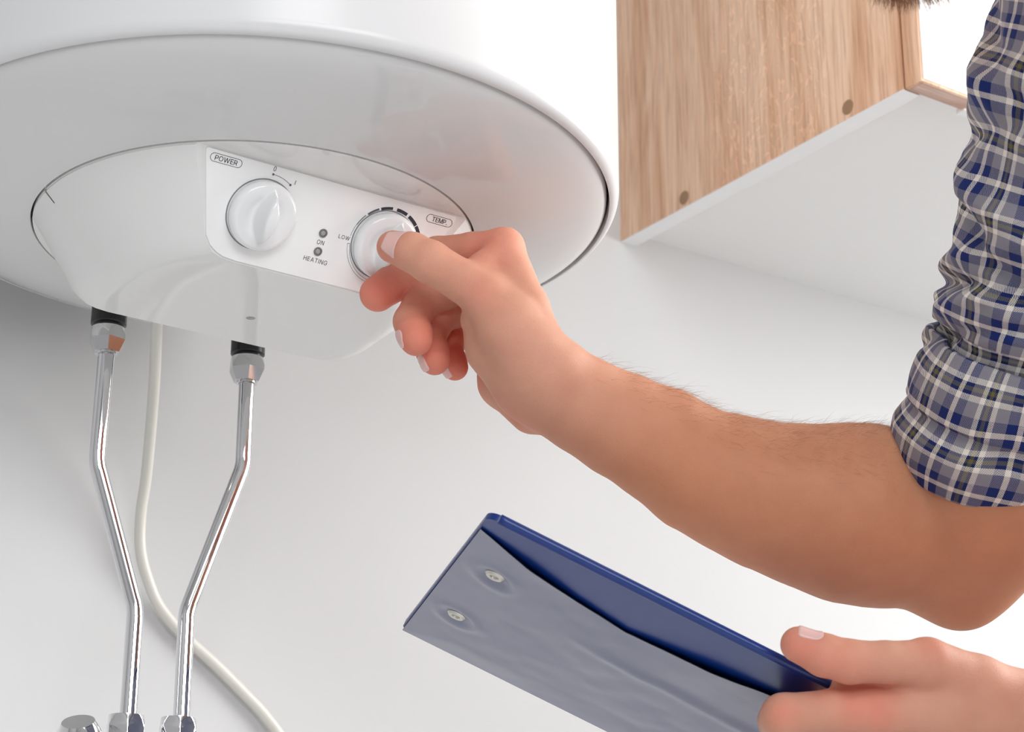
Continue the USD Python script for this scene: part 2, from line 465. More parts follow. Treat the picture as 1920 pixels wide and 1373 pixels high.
for nm, (a, b), lab in (("unseen_window_1", ((R["x1"] + 0.02, -0.7, 1.25), (R["x1"] + 0.07, 0.9, 2.47)), "unseen white framed window in the right wall, around the right light"), ("unseen_window_2", ((-1.05, R["y0"] - 0.07, 1.32), (0.85, R["y0"] - 0.02, 2.44)), "unseen wide white framed window in the front wall, around the front light")):  # both out of view, frames for the front and right lights
    fr = []
    ax = 1 if nm == "unseen_window_1" else 0
    p0, p1 = np.array(a), np.array(b)
    w = 0.06
    for k, (lo_, hi_) in enumerate(((p0[ax], p0[ax] + w), (p1[ax] - w, p1[ax]))):
        q0, q1 = p0.copy(), p1.copy(); q0[ax], q1[ax] = lo_, hi_
        fr.append(box(q0[0], q1[0], q0[1], q1[1], q0[2], q1[2]))
    for lo_, hi_ in ((p0[2], p0[2] + w), (p1[2] - w, p1[2])):
        q0, q1 = p0.copy(), p1.copy(); q0[2], q1[2] = lo_, hi_; q0[ax] += w; q1[ax] -= w
        fr.append(box(q0[0], q1[0], q0[1], q1[1], q0[2], q1[2]))
    struct(nm, trimesh.util.concatenate(fr), M["white_edge"], lab)

# ------------------------------------------------------------------ water heater
HC = np.array([0.49590, 0.97976, 0.0])
ZR = CAMZ + 0.49533          # lower rim of the tank
ZP = CAMZ + 0.47553          # plane of the control cover's flange
ZB = CAMZ + 0.42960          # underside of the control cover
heater = thing("water_heater", "white round electric water heater with two control knobs, hanging on the wall", "water heater", (HC[0], HC[1], ZR))
RT = 0.206
arc = [(RT - 0.0055 * (1 - math.sin(t)) * 1.0, 0.0075 * (1 - math.cos(t)) - 0.0012) for t in np.linspace(0, math.pi / 2, 14)]
prof = [(0.2003, 0.016), (0.2003, 0.0006), (0.2006, -0.0008)] + arc + [(RT, 0.02), (RT, 0.06), (RT, 0.14), (RT, 0.30), (RT, 0.55), (RT, 0.66)]
prof += [(RT - 0.03 * (1 - math.cos(t)), 0.66 + 0.03 * math.sin(t)) for t in np.linspace(0.1, math.pi / 2, 8)] + [(0.1, 0.70), (0.0005, 0.702), (0.0005, 0.690), (0.19, 0.66), (0.2003, 0.64)]
obj("tank_body", lathe(prof, 320, (HC[0], HC[1], ZR), closed=True), M["enamel"], heater, 40)
# wall bracket
for zz in (0.08, 0.55):
    obj("wall_bracket", box(HC[0] - 0.12, HC[0] + 0.12, HC[1] + 0.175, R["y1"], ZR + zz, ZR + zz + 0.05, 0.003), M["enamel"], heater)
# domed bottom plate
dz = ZP - ZR
pr = [(0.1990, 0.004), (0.1988, 0.0008), (0.1978, -0.0012), (0.1955, -0.0032), (0.190, -0.0060), (0.182, -0.0091), (0.172, -0.0122), (0.160, -0.0151), (0.148, -0.0173), (0.136, -0.0189), (0.1290, -0.0196), (0.1252, -0.0199), (0.1244, -0.0197), (0.1241, -0.0187), (0.1241, -0.008), (0.16, 0.0), (0.19, 0.008)]
obj("bottom_plate", lathe(pr, 320, (HC[0], HC[1], ZR), closed=True), M["plate"], heater, 50)
obj("gap_shade_disc", lathe([(0.02, -0.0135), (0.128, -0.0135), (0.128, -0.011), (0.02, -0.011)], 128, (HC[0], HC[1], ZR), closed=True), M["dark"], heater)  # dark disc behind the gap round the cover, painting its shade
# cover under the plate
th35 = math.radians(35)
PN = np.array([0, -math.cos(th35), -math.sin(th35)])      # panel normal
PU = np.array([1.0, 0, 0]); PV = np.cross(PN, PU)          # up along the panel
if PV[2] < 0: PV = -PV
PP = np.array([HC[0], 0.888, ZP])                          # middle of the panel's top edge
prof = [(0, 0), (0.1228, 0.0)]
cr = [(0.0725, -0.0459), (0.0778, -0.0453), (0.082, -0.0440), (0.0860, -0.0413), (0.0906, -0.0373), (0.1228, -0.0012)]
body = m3.Manifold.revolve(m3.CrossSection([np.array([(0, -0.0459)] + [tuple(p) for p in cr] + [(0.1228, 0.0), (0, 0.0)])]), 360)
bm = tm(body)
v = bm.vertices.copy()
d = np.clip(-v[:, 2] / 0.0459, 0, 1); s = np.clip(v[:, 1] / 0.05, 0, 1); s = s * s * (3 - 2 * s)
v[:, 0] *= 1 + 0.16 * d * s
# subdivide the wall of the cone and bottom a little so that the warp stays smooth
bm.vertices = v
body = man(bm).translate([HC[0], HC[1], ZP])
BACK = 1.0240
body = body.trim_by_plane([0, -1, 0], -BACK)
body = body.trim_by_plane(tuple(-PN), float(-PN @ PP))
flange = m3.Manifold.cylinder(0.0035, 0.1232, 0.1232, 360).translate([HC[0], HC[1], ZP - 0.0002])
flange += m3.Manifold.cylinder(0.012, 0.1205, 0.1205, 256).translate([HC[0], HC[1], ZP + 0.002])
cover = body + flange
hole = on_plane(470, 597, (0, 0, ZB), np.array([0, 0, 1.0]))
cover -= m3.Manifold.cylinder(0.012, 0.0026, 0.0026, 32).translate([hole[0], hole[1], ZB - 0.004])
nt = np.array([HC[0] - 0.1198, 0.987, ZP])
slot = m3.Manifold.hull(m3.Manifold.sphere(0.0016, 24).translate([nt[0] - 0.003, nt[1], ZP + 0.001]) + m3.Manifold.sphere(0.0020, 24).translate([nt[0] + 0.0035, nt[1] - 0.001, ZP - 0.0055]))
cover -= slot
cover_prim = obj("cover", tm(cover), M["cover"], heater, 24)
obj("screw_hole_shade", lathe([(0.0002, 0.0065), (0.0026, 0.0065), (0.0026, 0.0075), (0.0002, 0.0075)], 24, (hole[0], hole[1], ZB), closed=True), M["dark"], cover_prim)  # dark disc inside the screw hole, its shade put into the colour


def pan(x, y, h=0.0):
    """panel coordinates (u, v) of the point of the panel seen at a pixel"""
    q = on_plane(x, y, PP + h * PN, PN) - PP - h * PN
    return np.array([q @ PU, q @ PV])


# the panel insert: the outline of the cut through the cover, a little smaller, standing proud of it
cut = man(tm(body.translate([0, 0, 0])))
outl = [(-0.078, -0.0002), (-0.0626, -0.0456), (-0.0585, -0.0505), (-0.0540, -0.0533), (-0.0495, -0.0550), (-0.041, -0.0557), (0.038, -0.0557), (0.0495, -0.0550), (0.0545, -0.0530), (0.0585, -0.0505), (0.0626, -0.0456), (0.0775, -0.0015), (0.0765, -0.0002)]
outline = Polygon(outl).buffer(-0.0022).buffer(0.0014, quad_segs=8)
pan_mesh = extrude_on(outline, PP, PU, PV, PN, -0.001, 0.0007)
panel = obj("control_panel", pan_mesh, M["panel"], heater, 20)
HP = 0.0007


def frame(name, poly, m, h=0.00012, base=HP):
    return obj(name, extrude_on(poly, PP, PU, PV, PN, base, base + h), m, panel)


def lettering(text, px, py, height, m, width=None, bold=False, tilt=0.0, gap=0.0):
    """lettering centred on the panel point seen at (px, py); glyphs are set one by one so that the spacing can follow the photo"""
    q = pan(px, py, HP)
    x, parts = 0.0, []
    for ch in text:
        t = box(0, 0.13 * height, 0, height, 0, 0.00012) if ch == 'I' else meshkit.text_mesh(ch, height, 0.00012, bold)
        w = t.bounds[1][0] - t.bounds[0][0]
        t.apply_translation([x - t.bounds[0][0], 0, 0]); x += w + height * (0.16 + gap); parts.append(t)
    t = trimesh.util.concatenate(parts)
    L = t.bounds[1][0]
    vv = t.vertices.copy(); vv[:, 0] -= L / 2; vv[:, 1] -= height / 2
    if width: vv[:, 0] *= width / L
    t.vertices = PP + (q[0] + vv[:, :1]) * PU + (q[1] + vv[:, 1:2]) * PV + (HP + vv[:, 2:3]) * PN
    return obj("lettering", t, m, panel, False, label=f"printed word {text}" if len(text) > 1 else f"printed sign {text}")


def pill(px, py, L, H, m):
    q = pan(px, py, HP)
    r = H / 2
    core = LineString([(q[0] - L / 2 + r, q[1]), (q[0] + L / 2 - r, q[1])])
    frame("printed_frame", core.buffer(r, quad_segs=16).difference(core.buffer(r - 0.00022, quad_segs=16)), m)


lettering("POWER", 424.3, 300.6, 0.0026, M["ink"], 0.0128)
pill(424.3, 300.6, 0.0182, 0.0046, M["ink"])
lettering("TEMP.", 824.5, 414.0, 0.0026, M["ink"], 0.0096)
pill(823.9, 414.0, 0.0165, 0.0046, M["ink"])
lettering("0", 515.8, 316.6, 0.0026, M["ink_grey"], 0.0015)
lettering("I", 553.8, 342.6, 0.0023, M["ink_grey"])
lettering("ON", 601, 454.7, 0.0024, M["ink_grey"], 0.0042, gap=0.1)
lettering("HEATING", 591.3, 488.4, 0.0024, M["ink_grey"], 0.0142, gap=0.1)
lettering("LOW", 645.5, 445.3, 0.0021, M["ink_grey"], 0.0068, gap=0.1)

K1, K2 = pan(487, 401), pan(717, 458)


def arc_strip(c, r0, r1, a0, a1, n=24, w0=None):
    a = np.linspace(a0, a1, n)
    if w0 is not None:
        rin = np.linspace(r1 - w0, r0, n)
    else:
        rin = np.full(n, r0)
    o = [(c[0] + r1 * math.cos(t), c[1] + r1 * math.sin(t)) for t in a] + [(c[0] + r * math.cos(t), c[1] + r * math.sin(t)) for t, r in zip(a[::-1], rin[::-1])]
    return Polygon(o)


# power scale: two dots joined by an arc
d0, d1 = pan(512.4, 327, HP), pan(544.5, 347, HP)
for dd in (d0, d1):
    frame("scale_dot", Point(*dd).buffer(0.00062), M["ink_grey"])
cc = np.array(K1); r_ = (np.linalg.norm(d0 - cc) + np.linalg.norm(d1 - cc)) / 2
a0, a1 = math.atan2(*(d0 - cc)[::-1]), math.atan2(*(d1 - cc)[::-1])
pts = [cc + (np.linalg.norm(d0 - cc) * (1 - t) + np.linalg.norm(d1 - cc) * t) * np.array([math.cos(a0 + (a1 - a0) * t), math.sin(a0 + (a1 - a0) * t)]) for t in np.linspace(0, 1, 20)]
frame("scale_arc", LineString(pts).buffer(0.00012), M["ink_grey"])
# temperature scale: seven dashes that grow wider and darker
KC = pan(721, 461, HP)
angs = []
for x, y in ((662, 431), (676, 411), (700, 395), (726, 391), (754, 398), (774, 414), (786, 434)):
    q = pan(x, y, HP) - KC; angs.append(math.atan2(q[1], q[0]))
rad = np.mean([np.linalg.norm(pan(x, y, HP) - KC) for x, y in ((726, 391), (754, 398), (774, 414))])
for k, a in enumerate(angs):
    w = 0.00032 + 0.00030 * k if k < 4 else 0.0018
    w = (0.00025, 0.0006, 0.0011, 0.0015, 0.0018, 0.0019, 0.0019)[k]
    frame("scale_dash", arc_strip(KC, rad + 0.0009 - w, rad + 0.0009, a + 0.165, a - 0.165), M["ink_light" if k < 2 else "ink_grey" if k < 3 else "ink"])
q = pan(651.5, 456, HP) - KC; s0 = math.atan2(q[1], q[0]) % (2 * math.pi)
q = pan(684, 530, HP) - KC; s1 = (math.atan2(q[1], q[0]) % (2 * math.pi)) + 0.5
frame("scale_arc", arc_strip(KC, rad + 0.0013, rad + 0.00145, s0, s1, 40), M["ink_grey"])
frame("scale_arc", arc_strip(KC, rad - 0.0001, rad + 0.00005, s0, s1, 40), M["ink_grey"])
frame("scale_arc", arc_strip(KC, rad - 0.0001, rad + 0.00145, s0, s0 + 0.012, 4), M["ink_grey"])
# indicator lamps
for (x, y) in ((605.7, 437.4), (595.8, 471.6)):
    q = pan(x, y, HP)
    lamp = frame("indicator_lamp", Point(*q).buffer(0.0024, quad_segs=12).difference(Point(*q).buffer(0.0016, quad_segs=12)), M["lamp_ring"], 0.0005)
    lens = trimesh.creation.icosphere(2, 0.0016); lv = lens.vertices * [1, 1, 0.45]
    lens.vertices = PP + (q[0] + lv[:, :1]) * PU + (q[1] + lv[:, 1:2]) * PV + (HP + lv[:, 2:3]) * PN
    obj("lamp_lens", lens, M["lamp_lens"], panel, True)


def knob(c, angle):
    """round base, dished face and a leaf-shaped grip; angle of the pointer from up, clockwise in the panel"""
    RK, HK = 0.0186, 0.0078

    def f(p):
        r = np.hypot(p[:, 0], p[:, 1])
        q = np.stack([r - (RK - 0.0034), np.abs(p[:, 2] - HK / 2) - (HK / 2 - 0.0034)], 1)
        base = np.minimum(q.max(1), 0) + np.hypot(np.maximum(q[:, 0], 0), np.maximum(q[:, 1], 0)) - 0.0034
        tor = np.hypot(r - 0.0058, (p[:, 2] - HK - 0.0052)) - 0.0074
        base = -smin(-base, tor, 0.0016)
        # vesica grip
        wv, lv = 0.0066, 0.0166
        Rv = (lv ** 2 + wv ** 2) / (2 * wv); cv = Rv - wv
        ves = np.maximum(np.hypot(p[:, 0] - cv, p[:, 1]), np.hypot(p[:, 0] + cv, p[:, 1])) - (Rv - 0.0012) + (p[:, 2] - HK) * 0.22
        top = np.sqrt(p[:, 1] ** 2 + (p[:, 2] + 0.0085) ** 2) - 0.0265
        grip = np.maximum(np.maximum(ves, top), -p[:, 2] + 0.002)
        grip = -smin(-ves, -top, 0.0016)
        grip = np.maximum(grip, 0.0015 - p[:, 2])
        return smin(base, grip, 0.0016)
    m = surface(f, (-0.022, -0.022, -0.002), (0.022, 0.022, 0.024), 0.00045)
    ca, sa = math.cos(angle), math.sin(angle)
    e1, e2 = ca * PU - sa * PV, sa * PU + ca * PV       # e2 is the pointer
    P = PP + c[0] * PU + c[1] * PV + HP * PN
    v = m.vertices.copy()
    m.vertices = P + v[:, :1] * e1 + v[:, 1:2] * e2 + v[:, 2:3] * PN
    k = obj("knob", m, M["knob"], heater, True)
    dot = trimesh.creation.icosphere(2, 0.0010); dv = dot.vertices * [0.9, 1.15, 0.4]
    dot.vertices = P + dv[:, :1] * e1 + (dv[:, 1:2] + 0.0161) * e2 + (dv[:, 2:3] + HK - 0.0012) * PN
    obj("pointer_dot", dot, M["red"], k, True, label="red pointer dot")
    rim = lathe([(RK + 0.0001, 0.0), (RK + 0.0007, 0.0), (RK + 0.0007, 0.00025), (RK + 0.0001, 0.00025)], 96, closed=True)
    rv = rim.vertices.copy(); rim.vertices = P + rv[:, :1] * PU + rv[:, 1:2] * PV + rv[:, 2:3] * PN
    obj("seam_ring", rim, M["ink_light"], k)
    return P, e1, e2


knob(K1, 0.0)
q = pan(691, 517, 0.006) - pan(717 + 4, 458 + 3, 0.006)
KP, KE1, KE2 = knob(K2, math.atan2(q[0], q[1]))

# ------------------------------------------------------------------ pipes and cord
PY = 1.07


def ywall(x, y, Y):
    return on_plane(x, y, (0, Y, 0), np.array([0, 1.0, 0]))


def hex_nut(c, axis, r, h, taper=True):
    """a hexagon chamfered at its upper end, tapering in six facets towards the pipe at its lower end"""
    hexa = lambda q, z: [(q * math.cos(a), q * math.sin(a), z) for a in np.arange(6) * math.pi / 3 + 0.20]
    pts = hexa(r, h) + hexa(r, h * 0.50) + (hexa(r * 0.70, 0.0) if taper else hexa(r, 0.0))
    body = m3.Manifold.hull_points(np.array(pts))
    prof = [(0, 0), (r * 1.01, 0), (r * 1.01, h * 0.66), (r * 0.985, h * 0.72), (r * 0.87, h), (0, h)]
    if not taper:
        prof[1:3] = [(r * 0.9, 0), (r * 0.99, h * 0.12), (r * 0.99, h * 0.85)]
    body = body ^ m3.Manifold.revolve(m3.CrossSection([np.array(prof)]), 128)
    body -= m3.Manifold.cylinder(h * 2, 0.0049, 0.0049, 48).translate([0, 0, -h * 0.5])
    m = tm(body)
    z = np.asarray(axis, float) / np.linalg.norm(axis); x = np.cross([0, 1, 0], z); x /= np.linalg.norm(x); y = np.cross(z, x)
    m.vertices = np.asarray(c) + m.vertices @ np.stack([x, y, z])
    return m


def pipe(px_line, nut_top, nut_bot, col_w, low_top, label):
    pts = [ywall(x, y, PY) for x, y in px_line]
    base = pts[-1].copy()
    root = thing("water_pipe", label, "pipe", tuple(base))
    pts = [pts[0] + np.array([0, 0, 0.02])] + pts[1:-1] + [pts[-1] + (pts[-1] - pts[-2]) * 0.5]
    obj("pipe", tube(round_corners(pts, 0.028, 14), 0.0048, 32), M["chrome"], root, True)
    ax = np.array([0, 0, 1.0])
    top = ywall(*nut_top, PY); bot = ywall(*nut_bot, PY)
    h = top[2] - bot[2]
    obj("hex_nut", hex_nut(np.array([top[0], PY, bot[2]]), ax, 0.0112, h), M["chrome"], root, 18)
    z = top[2]
    obj("collar", lathe([(0.003, -0.004), (0.0088, -0.004), (0.0088, 0.0016), (0.0103, 0.0026), (0.0103, 0.055), (0.003, 0.055)], 64, (top[0], PY, z), closed=True), M["black"], root, label="black plastic collar")
    obj("ferrule", lathe([(0.0047, 0), (0.0062, 0.0), (0.0062, 0.003), (0.0047, 0.003)], 48, (pts[1][0] * 0.2 + top[0] * 0.8, PY, bot[2] - 0.0012), closed=True), M["chrome"], root)
    lt = ywall(*low_top, PY)
    g = hex_nut(np.array([lt[0] - 0.0005, PY, lt[2] - 0.026]), ax, 0.0112, 0.026, False)
    obj("hex_nut", g, M["chrome"], root, 18)
    return root, lt


p1, l1 = pipe([(202.5, 640), (182, 868), (254, 1141), (240, 1348)], (203, 617), (200, 662), 62, (238.5, 1343), "chrome bent water pipe, left one under the heater")
p2, l2 = pipe([(464, 690), (456, 874), (350, 1148), (340, 1352)], (464, 673), (463, 717), 60, (336, 1348), "chrome bent water pipe, right one under the heater")
# shut-off valve below the left pipe: body, spindle and a faceted wheel
vl = thing("stop_valve", "chrome stop valve at the bottom left below the left pipe", "valve", (l1[0], PY, l1[2] - 0.07))
obj("valve_body", lathe([(0.002, -0.07), (0.011, -0.07), (0.011, -0.05), (0.013, -0.046), (0.013, -0.030), (0.010, -0.0262), (0.002, -0.0262)], 48, (l1[0] - 0.0005, PY, l1[2]), closed=True), M["chrome"], vl)
wc = ywall(150, 1392, PY - 0.004)
ring = []
for k in range(8):
    a = k * math.pi / 4
    ring.append(m3.Manifold.sphere(0.0042, 20).translate([0.0105 * math.cos(a), 0.0105 * math.sin(a), 0.004]))
wheel = m3.Manifold.batch_hull([m3.Manifold.cylinder(0.012, 0.011, 0.009, 40)] + [m3.Manifold.cylinder(0.006, 0.0128, 0.0125, 8)])
cuts = m3.Manifold()
for k in range(8):
    a = (k + 0.5) * math.pi / 4
    wheel -= m3.Manifold.cylinder(0.03, 0.0026, 0.0026, 20).translate([0.0142 * math.cos(a), 0.0142 * math.sin(a), -0.005])
wm = tm(wheel)
wax = np.array([-0.35, -0.45, 0.82]); wax /= np.linalg.norm(wax)
wx = np.cross([0, 1, 0], wax); wx /= np.linalg.norm(wx); wy = np.cross(wax, wx)
wm.vertices = wc + wm.vertices @ np.stack([wx, wy, wax])
obj("handwheel", wm, M["chrome"], vl, 25)
obj("spindle", tube([wc + wax * 0.001, wc * 0.4 + np.array([l1[0], PY, l1[2] - 0.045]) * 0.6, np.array([l1[0], PY, l1[2] - 0.042])], 0.0052, 24), M["chrome"], vl, True)
vr = thing("stop_valve", "chrome stop valve body under the right pipe, at the bottom edge", "valve", (l2[0], PY, l2[2] - 0.07))
obj("valve_body", lathe([(0.002, -0.07), (0.011, -0.07), (0.011, -0.05), (0.013, -0.046), (0.013, -0.030), (0.010, -0.0262), (0.002, -0.0262)], 48, (l2[0] - 0.0005, PY, l2[2]), closed=True), M["chrome"], vr)
obj("wall_tail", tube([(l2[0], PY, l2[2] - 0.058), (l2[0], R["y1"], l2[2] - 0.058)], 0.008, 24), M["chrome"], vr, True)
obj("wall_tail", tube([(l1[0], PY, l1[2] - 0.058), (l1[0], R["y1"], l1[2] - 0.058)], 0.008, 24), M["chrome"], vl, True)

cpx = [(296, 585, 1.108), (294, 612, 1.115), (290, 706, 1.14), (283, 800, 1.165), (274, 895, 1.185), (264, 965, 1.197), (264, 1035, 1.203), (281, 1098, 1.207), (302, 1142, 1.209), (346, 1194, 1.2095), (402, 1245, 1.2095), (452, 1295, 1.2095), (497, 1343, 1.2095), (545, 1410, 1.2095), (590, 1500, 1.2095)]
cp = smooth_path([ywall(x, y, Y) for x, y, Y in cpx], 170)
cord = thing("power_cord", "cream power cord hanging behind the chrome pipes along the wall", "cord", tuple(cp[-1]))
obj("cable", tube(cp, 0.0036, 20), M["cord"], cord, True)

# ------------------------------------------------------------------ wall cabinet
CX0, CX1, CY0, CY1, CZ = 0.9385, 1.74, 0.8988, R["y1"], CAMZ + 0.6672  # unseen right end runs long to shade the wall underneath
CT = 0.0155
cab = thing("wall_cabinet", "oak and white hanging wall cabinet right of the water heater", "cabinet", ((CX0 + CX1) / 2, (CY0 + CY1) / 2, CZ))
H = 0.72
obj("side_panel", box(CX0, CX0 + CT, CY0, CY1, CZ + 0.0006, CZ + H), M["wood"], cab)
obj("edge_band", box(CX0 + 0.0002, CX0 + CT, CY0, CY1, CZ, CZ + 0.0006), M["gloss_white"], cab, label="white edge band under the oak side")
obj("side_panel", box(CX1 - CT, CX1, CY0, CY1, CZ, CZ + H), M["wood"], cab)
obj("bottom_panel", box(CX0 + CT, CX1 - CT, CY0 + 0.002, CY1, CZ + 0.0095, CZ + 0.0255), M["white_edge"], cab)
obj("top_panel", box(CX0 + CT, CX1 - CT, CY0, CY1, CZ + H - 0.016, CZ + H), M["white_edge"], cab)
obj("back_panel", box(CX0 + CT, CX1 - CT, CY1 - 0.006, CY1 - 0.001, CZ + 0.026, CZ + H - 0.017), M["white_edge"], cab)
DT = 0.0158
dy1 = CY0 - 0.0010
xm = (CX0 + CX1) / 2
for k, (xa, xb) in enumerate(((CX0 + 0.0004, xm - 0.0015), (xm + 0.0015, CX1 - 0.0004))):
    door = obj("door", box(xa, xb, dy1 - DT, dy1, CZ - 0.0002, CZ + H, 0.0012), M["wood"], cab)
    obj("door_front", box(xa + 0.002, xb - 0.002, dy1 - DT - 0.0009, dy1 - DT + 0.0002, CZ + 0.0018, CZ + H - 0.002), M["gloss_white"], door, label="glossy white door front")
    obj("edge_strip", box(xa + 0.003, xb - 0.003, dy1 - DT + 0.0012, dy1 - 0.0012, CZ - 0.0005, CZ + 0.0004), M["wood_x"], door)
    hx = xa + 0.10
for (px, py) in ((1590, 201), (1283, 371)):
    c = on_plane(px, py, (CX0, 0, 0), np.array([1.0, 0, 0]))
    disc = lathe([(0.0001, 0), (0.0052, 0), (0.0055, 0.0003), (0.0055, 0.0006), (0.0001, 0.0006)], 40, closed=True)
    disc.vertices = np.stack([c[0] - 0.0006 + disc.vertices[:, 2] * 1.0, c[1] + disc.vertices[:, 0], c[2] + disc.vertices[:, 1]], 1)
    obj("screw_cap", disc, M["cap"], cab, label="brown round screw cap")
hb = on_plane(1802, 206, (0, 0, CZ), np.array([0, 0, 1.0]))
obj("bumper", box(hb[0] - 0.001, hb[0] + 0.02, hb[1] - 0.004, hb[1] + 0.004, CZ - 0.002, CZ + 0.002, 0.0008), M["gloss_white"], cab)
#BODY#
# ------------------------------------------------------------------ the person
def rp(px, d):
    return px * d / F_PX


def J(t):
    return at(t[0], t[1], t[2])


def chain(js):
    """round cones through (x, y, depth, radius in pixels)"""
    return [cone(J(a), J(b), rp(a[3], a[2]), rp(b[3], b[2])) for a, b in zip(js[:-1], js[1:])]


def unit(v):
    v = np.asarray(v, float)
    return v / np.linalg.norm(v)


# --- right hand on the knob
THUMB = [(905, 552, 1.091, 41), (868, 528, 1.091, 40), (806, 491, 1.091, 40), (772, 473, 1.0955, 37), (737, 463, 1.1015, 31)]
INDEX = [(945, 464, 1.112, 36), (886, 470, 1.122, 34), (820, 478, 1.132, 34), (765, 512, 1.130, 34), (733, 534, 1.129, 34), (708, 551, 1.127, 34)]
MIDDLE = [(950, 515, 1.135, 35), (880, 530, 1.137, 34), (793, 563, 1.128, 35), (771, 603, 1.114, 33), (777, 625, 1.106, 33), (780, 637, 1.102, 31)]
RING = [(976, 556, 1.152, 33), (905, 570, 1.150, 33), (826, 592, 1.140, 32), (804, 632, 1.128, 31), (811, 660, 1.121, 30), (815, 675, 1.117, 29)]
LITTLE = [(996, 598, 1.165, 29), (930, 610, 1.165, 28), (862, 622, 1.156, 27), (840, 653, 1.146, 27), (848, 677, 1.140, 26), (853, 689, 1.137, 25)]
palm = []
palm += chain([(945, 466, 1.112, 36), (988, 578, 1.098, 40), (1022, 692, 1.088, 60)])
palm += chain([(950, 515, 1.134, 35), (996, 614, 1.118, 44), (1032, 714, 1.095, 66)])
palm += chain([(976, 556, 1.151, 34), (1004, 638, 1.135, 46), (1034, 724, 1.105, 68)])
palm += chain([(996, 598, 1.166, 30), (1008, 658, 1.150, 46), (1030, 744, 1.115, 64)])
palm += chain([(905, 552, 1.091, 41), (950, 620, 1.084, 54), (1010, 700, 1.088, 76)])                # thumb metacarpal
palm += chain([(903, 600, 1.098, 40), (930, 650, 1.098, 56), (985, 715, 1.094, 68)])                 # thenar
palm += chain([(930, 640, 1.135, 40), (950, 715, 1.138, 52), (1000, 765, 1.118, 50)])                # hypothenar
palm += chain([(938, 474, 1.106, 30), (902, 502, 1.100, 25), (890, 530, 1.093, 26)])
palm += chain([(925, 540, 1.097, 34), (962, 600, 1.088, 46), (1000, 660, 1.084, 54)])                                        # web
arm_axis = [(1042, 729, 1.097, 88), (1102, 764, 1.100, 88), (1164, 797, 1.104, 96), (1240, 835, 1.108, 106), (1312, 882, 1.112, 115), (1378, 908, 1.116, 126), (1440, 930, 1.120, 136), (1515, 948, 1.124, 150), (1590, 962, 1.128, 166), (1655, 982, 1.132, 156), (1735, 1005, 1.136, 134), (1795, 1028, 1.138, 116)]
palm_arm = blend(palm, rp(16, 1.1))
forearm = blend(chain(arm_axis) + chain([(1640, 905, 1.12, 108), (1600, 900, 1.118, 100)]), rp(18, 1.12))
RSH = np.array(at(2015, 215, 1.055))                      # right shoulder joint
ELB = J((1796, 1040, 1.138, 0))
UA = [J((1858, 890, 1.118, 0)), J((1905, 720, 1.103, 0)), J((1955, 540, 1.083, 0)), J((1998, 380, 1.066, 0))]
upper = blend([cone(ELB, UA[0], 0.038, 0.042), cone(UA[0], UA[1], 0.042, 0.036), cone(UA[1], UA[2], 0.036, 0.034), cone(UA[2], UA[3], 0.034, 0.034), cone(UA[3], RSH, 0.034, 0.034), cone(J((1800, 1060, 1.130, 0)), J((1803, 1122, 1.128, 0)), rp(86, 1.13), rp(38, 1.13)),
               cone(J((1850, 965, 1.12, 0)), J((1945, 890, 1.11, 0)), rp(136, 1.12), rp(128, 1.1))], 0.02)
arm_r = blend([palm_arm, forearm, upper], rp(34, 1.1))


def fingers(lst, k=0.0022):
    fs = [blend(chain(x), k) for x in lst]

    def f(p):
        d = fs[0](p)
        for g in fs[1:]:
            d = smin(d, g(p), 0.0009)
        return d
    return f


fing_r = fingers([THUMB, INDEX, MIDDLE, RING, LITTLE])


def groove(pts, r):
    q = [at(*p) for p in pts]
    return blend([cone(a, b, r) for a, b in zip(q[:-1], q[1:])], 0.0004)


right_arm = lambda p: smin(arm_r(p), fing_r(p), 0.0045)

# --- left hand round the clipboard
L_TH = [(1800, 1283, 1.006, 52), (1735, 1246, 0.992, 47), (1660, 1242, 0.984, 39), (1592, 1241, 0.980, 41), (1545, 1229, 0.980, 40), (1497, 1209, 0.982, 34)]
L_IN = [(1645, 1340, 0.990, 48), (1560, 1338, 0.985, 44), (1470, 1345, 0.990, 44), (1458, 1352, 1.018, 36), (1490, 1344, 1.040, 33)]
L_MI = [(1660, 1412, 1.000, 48), (1570, 1424, 0.995, 44), (1470, 1432, 1.002, 43), (1462, 1432, 1.032, 36), (1495, 1420, 1.052, 33)]
L_RI = [(1690, 1485, 1.012, 45), (1600, 1505, 1.010, 42), (1510, 1512, 1.016, 40), (1500, 1508, 1.044, 35), (1530, 1495, 1.062, 32)]
L_LI = [(1730, 1550, 1.026, 40), (1650, 1572, 1.026, 36), (1575, 1582, 1.030, 35), (1565, 1575, 1.050, 32), (1590, 1562, 1.066, 29)]
LW = (1945, 1368, 1.020)
palm_l = []
palm_l += chain([(1645, 1340, 0.990, 47), (1760, 1335, 0.998, 66), (1930, 1345, 1.015, 84)])
palm_l += chain([(1660, 1412, 1.000, 46), (1780, 1395, 1.006, 66), (1945, 1370, 1.018, 86)])
palm_l += chain([(1690, 1485, 1.012, 44), (1800, 1450, 1.016, 64), (1950, 1395, 1.022, 84)])
palm_l += chain([(1730, 1550, 1.026, 40), (1830, 1500, 1.028, 60), (1955, 1420, 1.028, 78)])
palm_l += chain([(1742, 1248, 0.993, 46), (1830, 1290, 1.004, 60), (1935, 1345, 1.018, 80)])
palm_l += chain([(1575, 1284, 0.992, 16), (1625, 1288, 0.996, 26), (1720, 1300, 1.000, 46)])
LSH = RSH - 0.37 * np.array([0.13, 0.9915, 0.0])
LELB = np.array([0.765, 0.355, CAMZ + 0.165])
LWR = J(LW)
fore_l = blend([cone(LWR, LWR * 0.5 + LELB * 0.5, 0.0225, 0.036), cone(LWR * 0.5 + LELB * 0.5, LELB, 0.036, 0.040), cone(LELB, LSH, 0.040, 0.048)], 0.012)
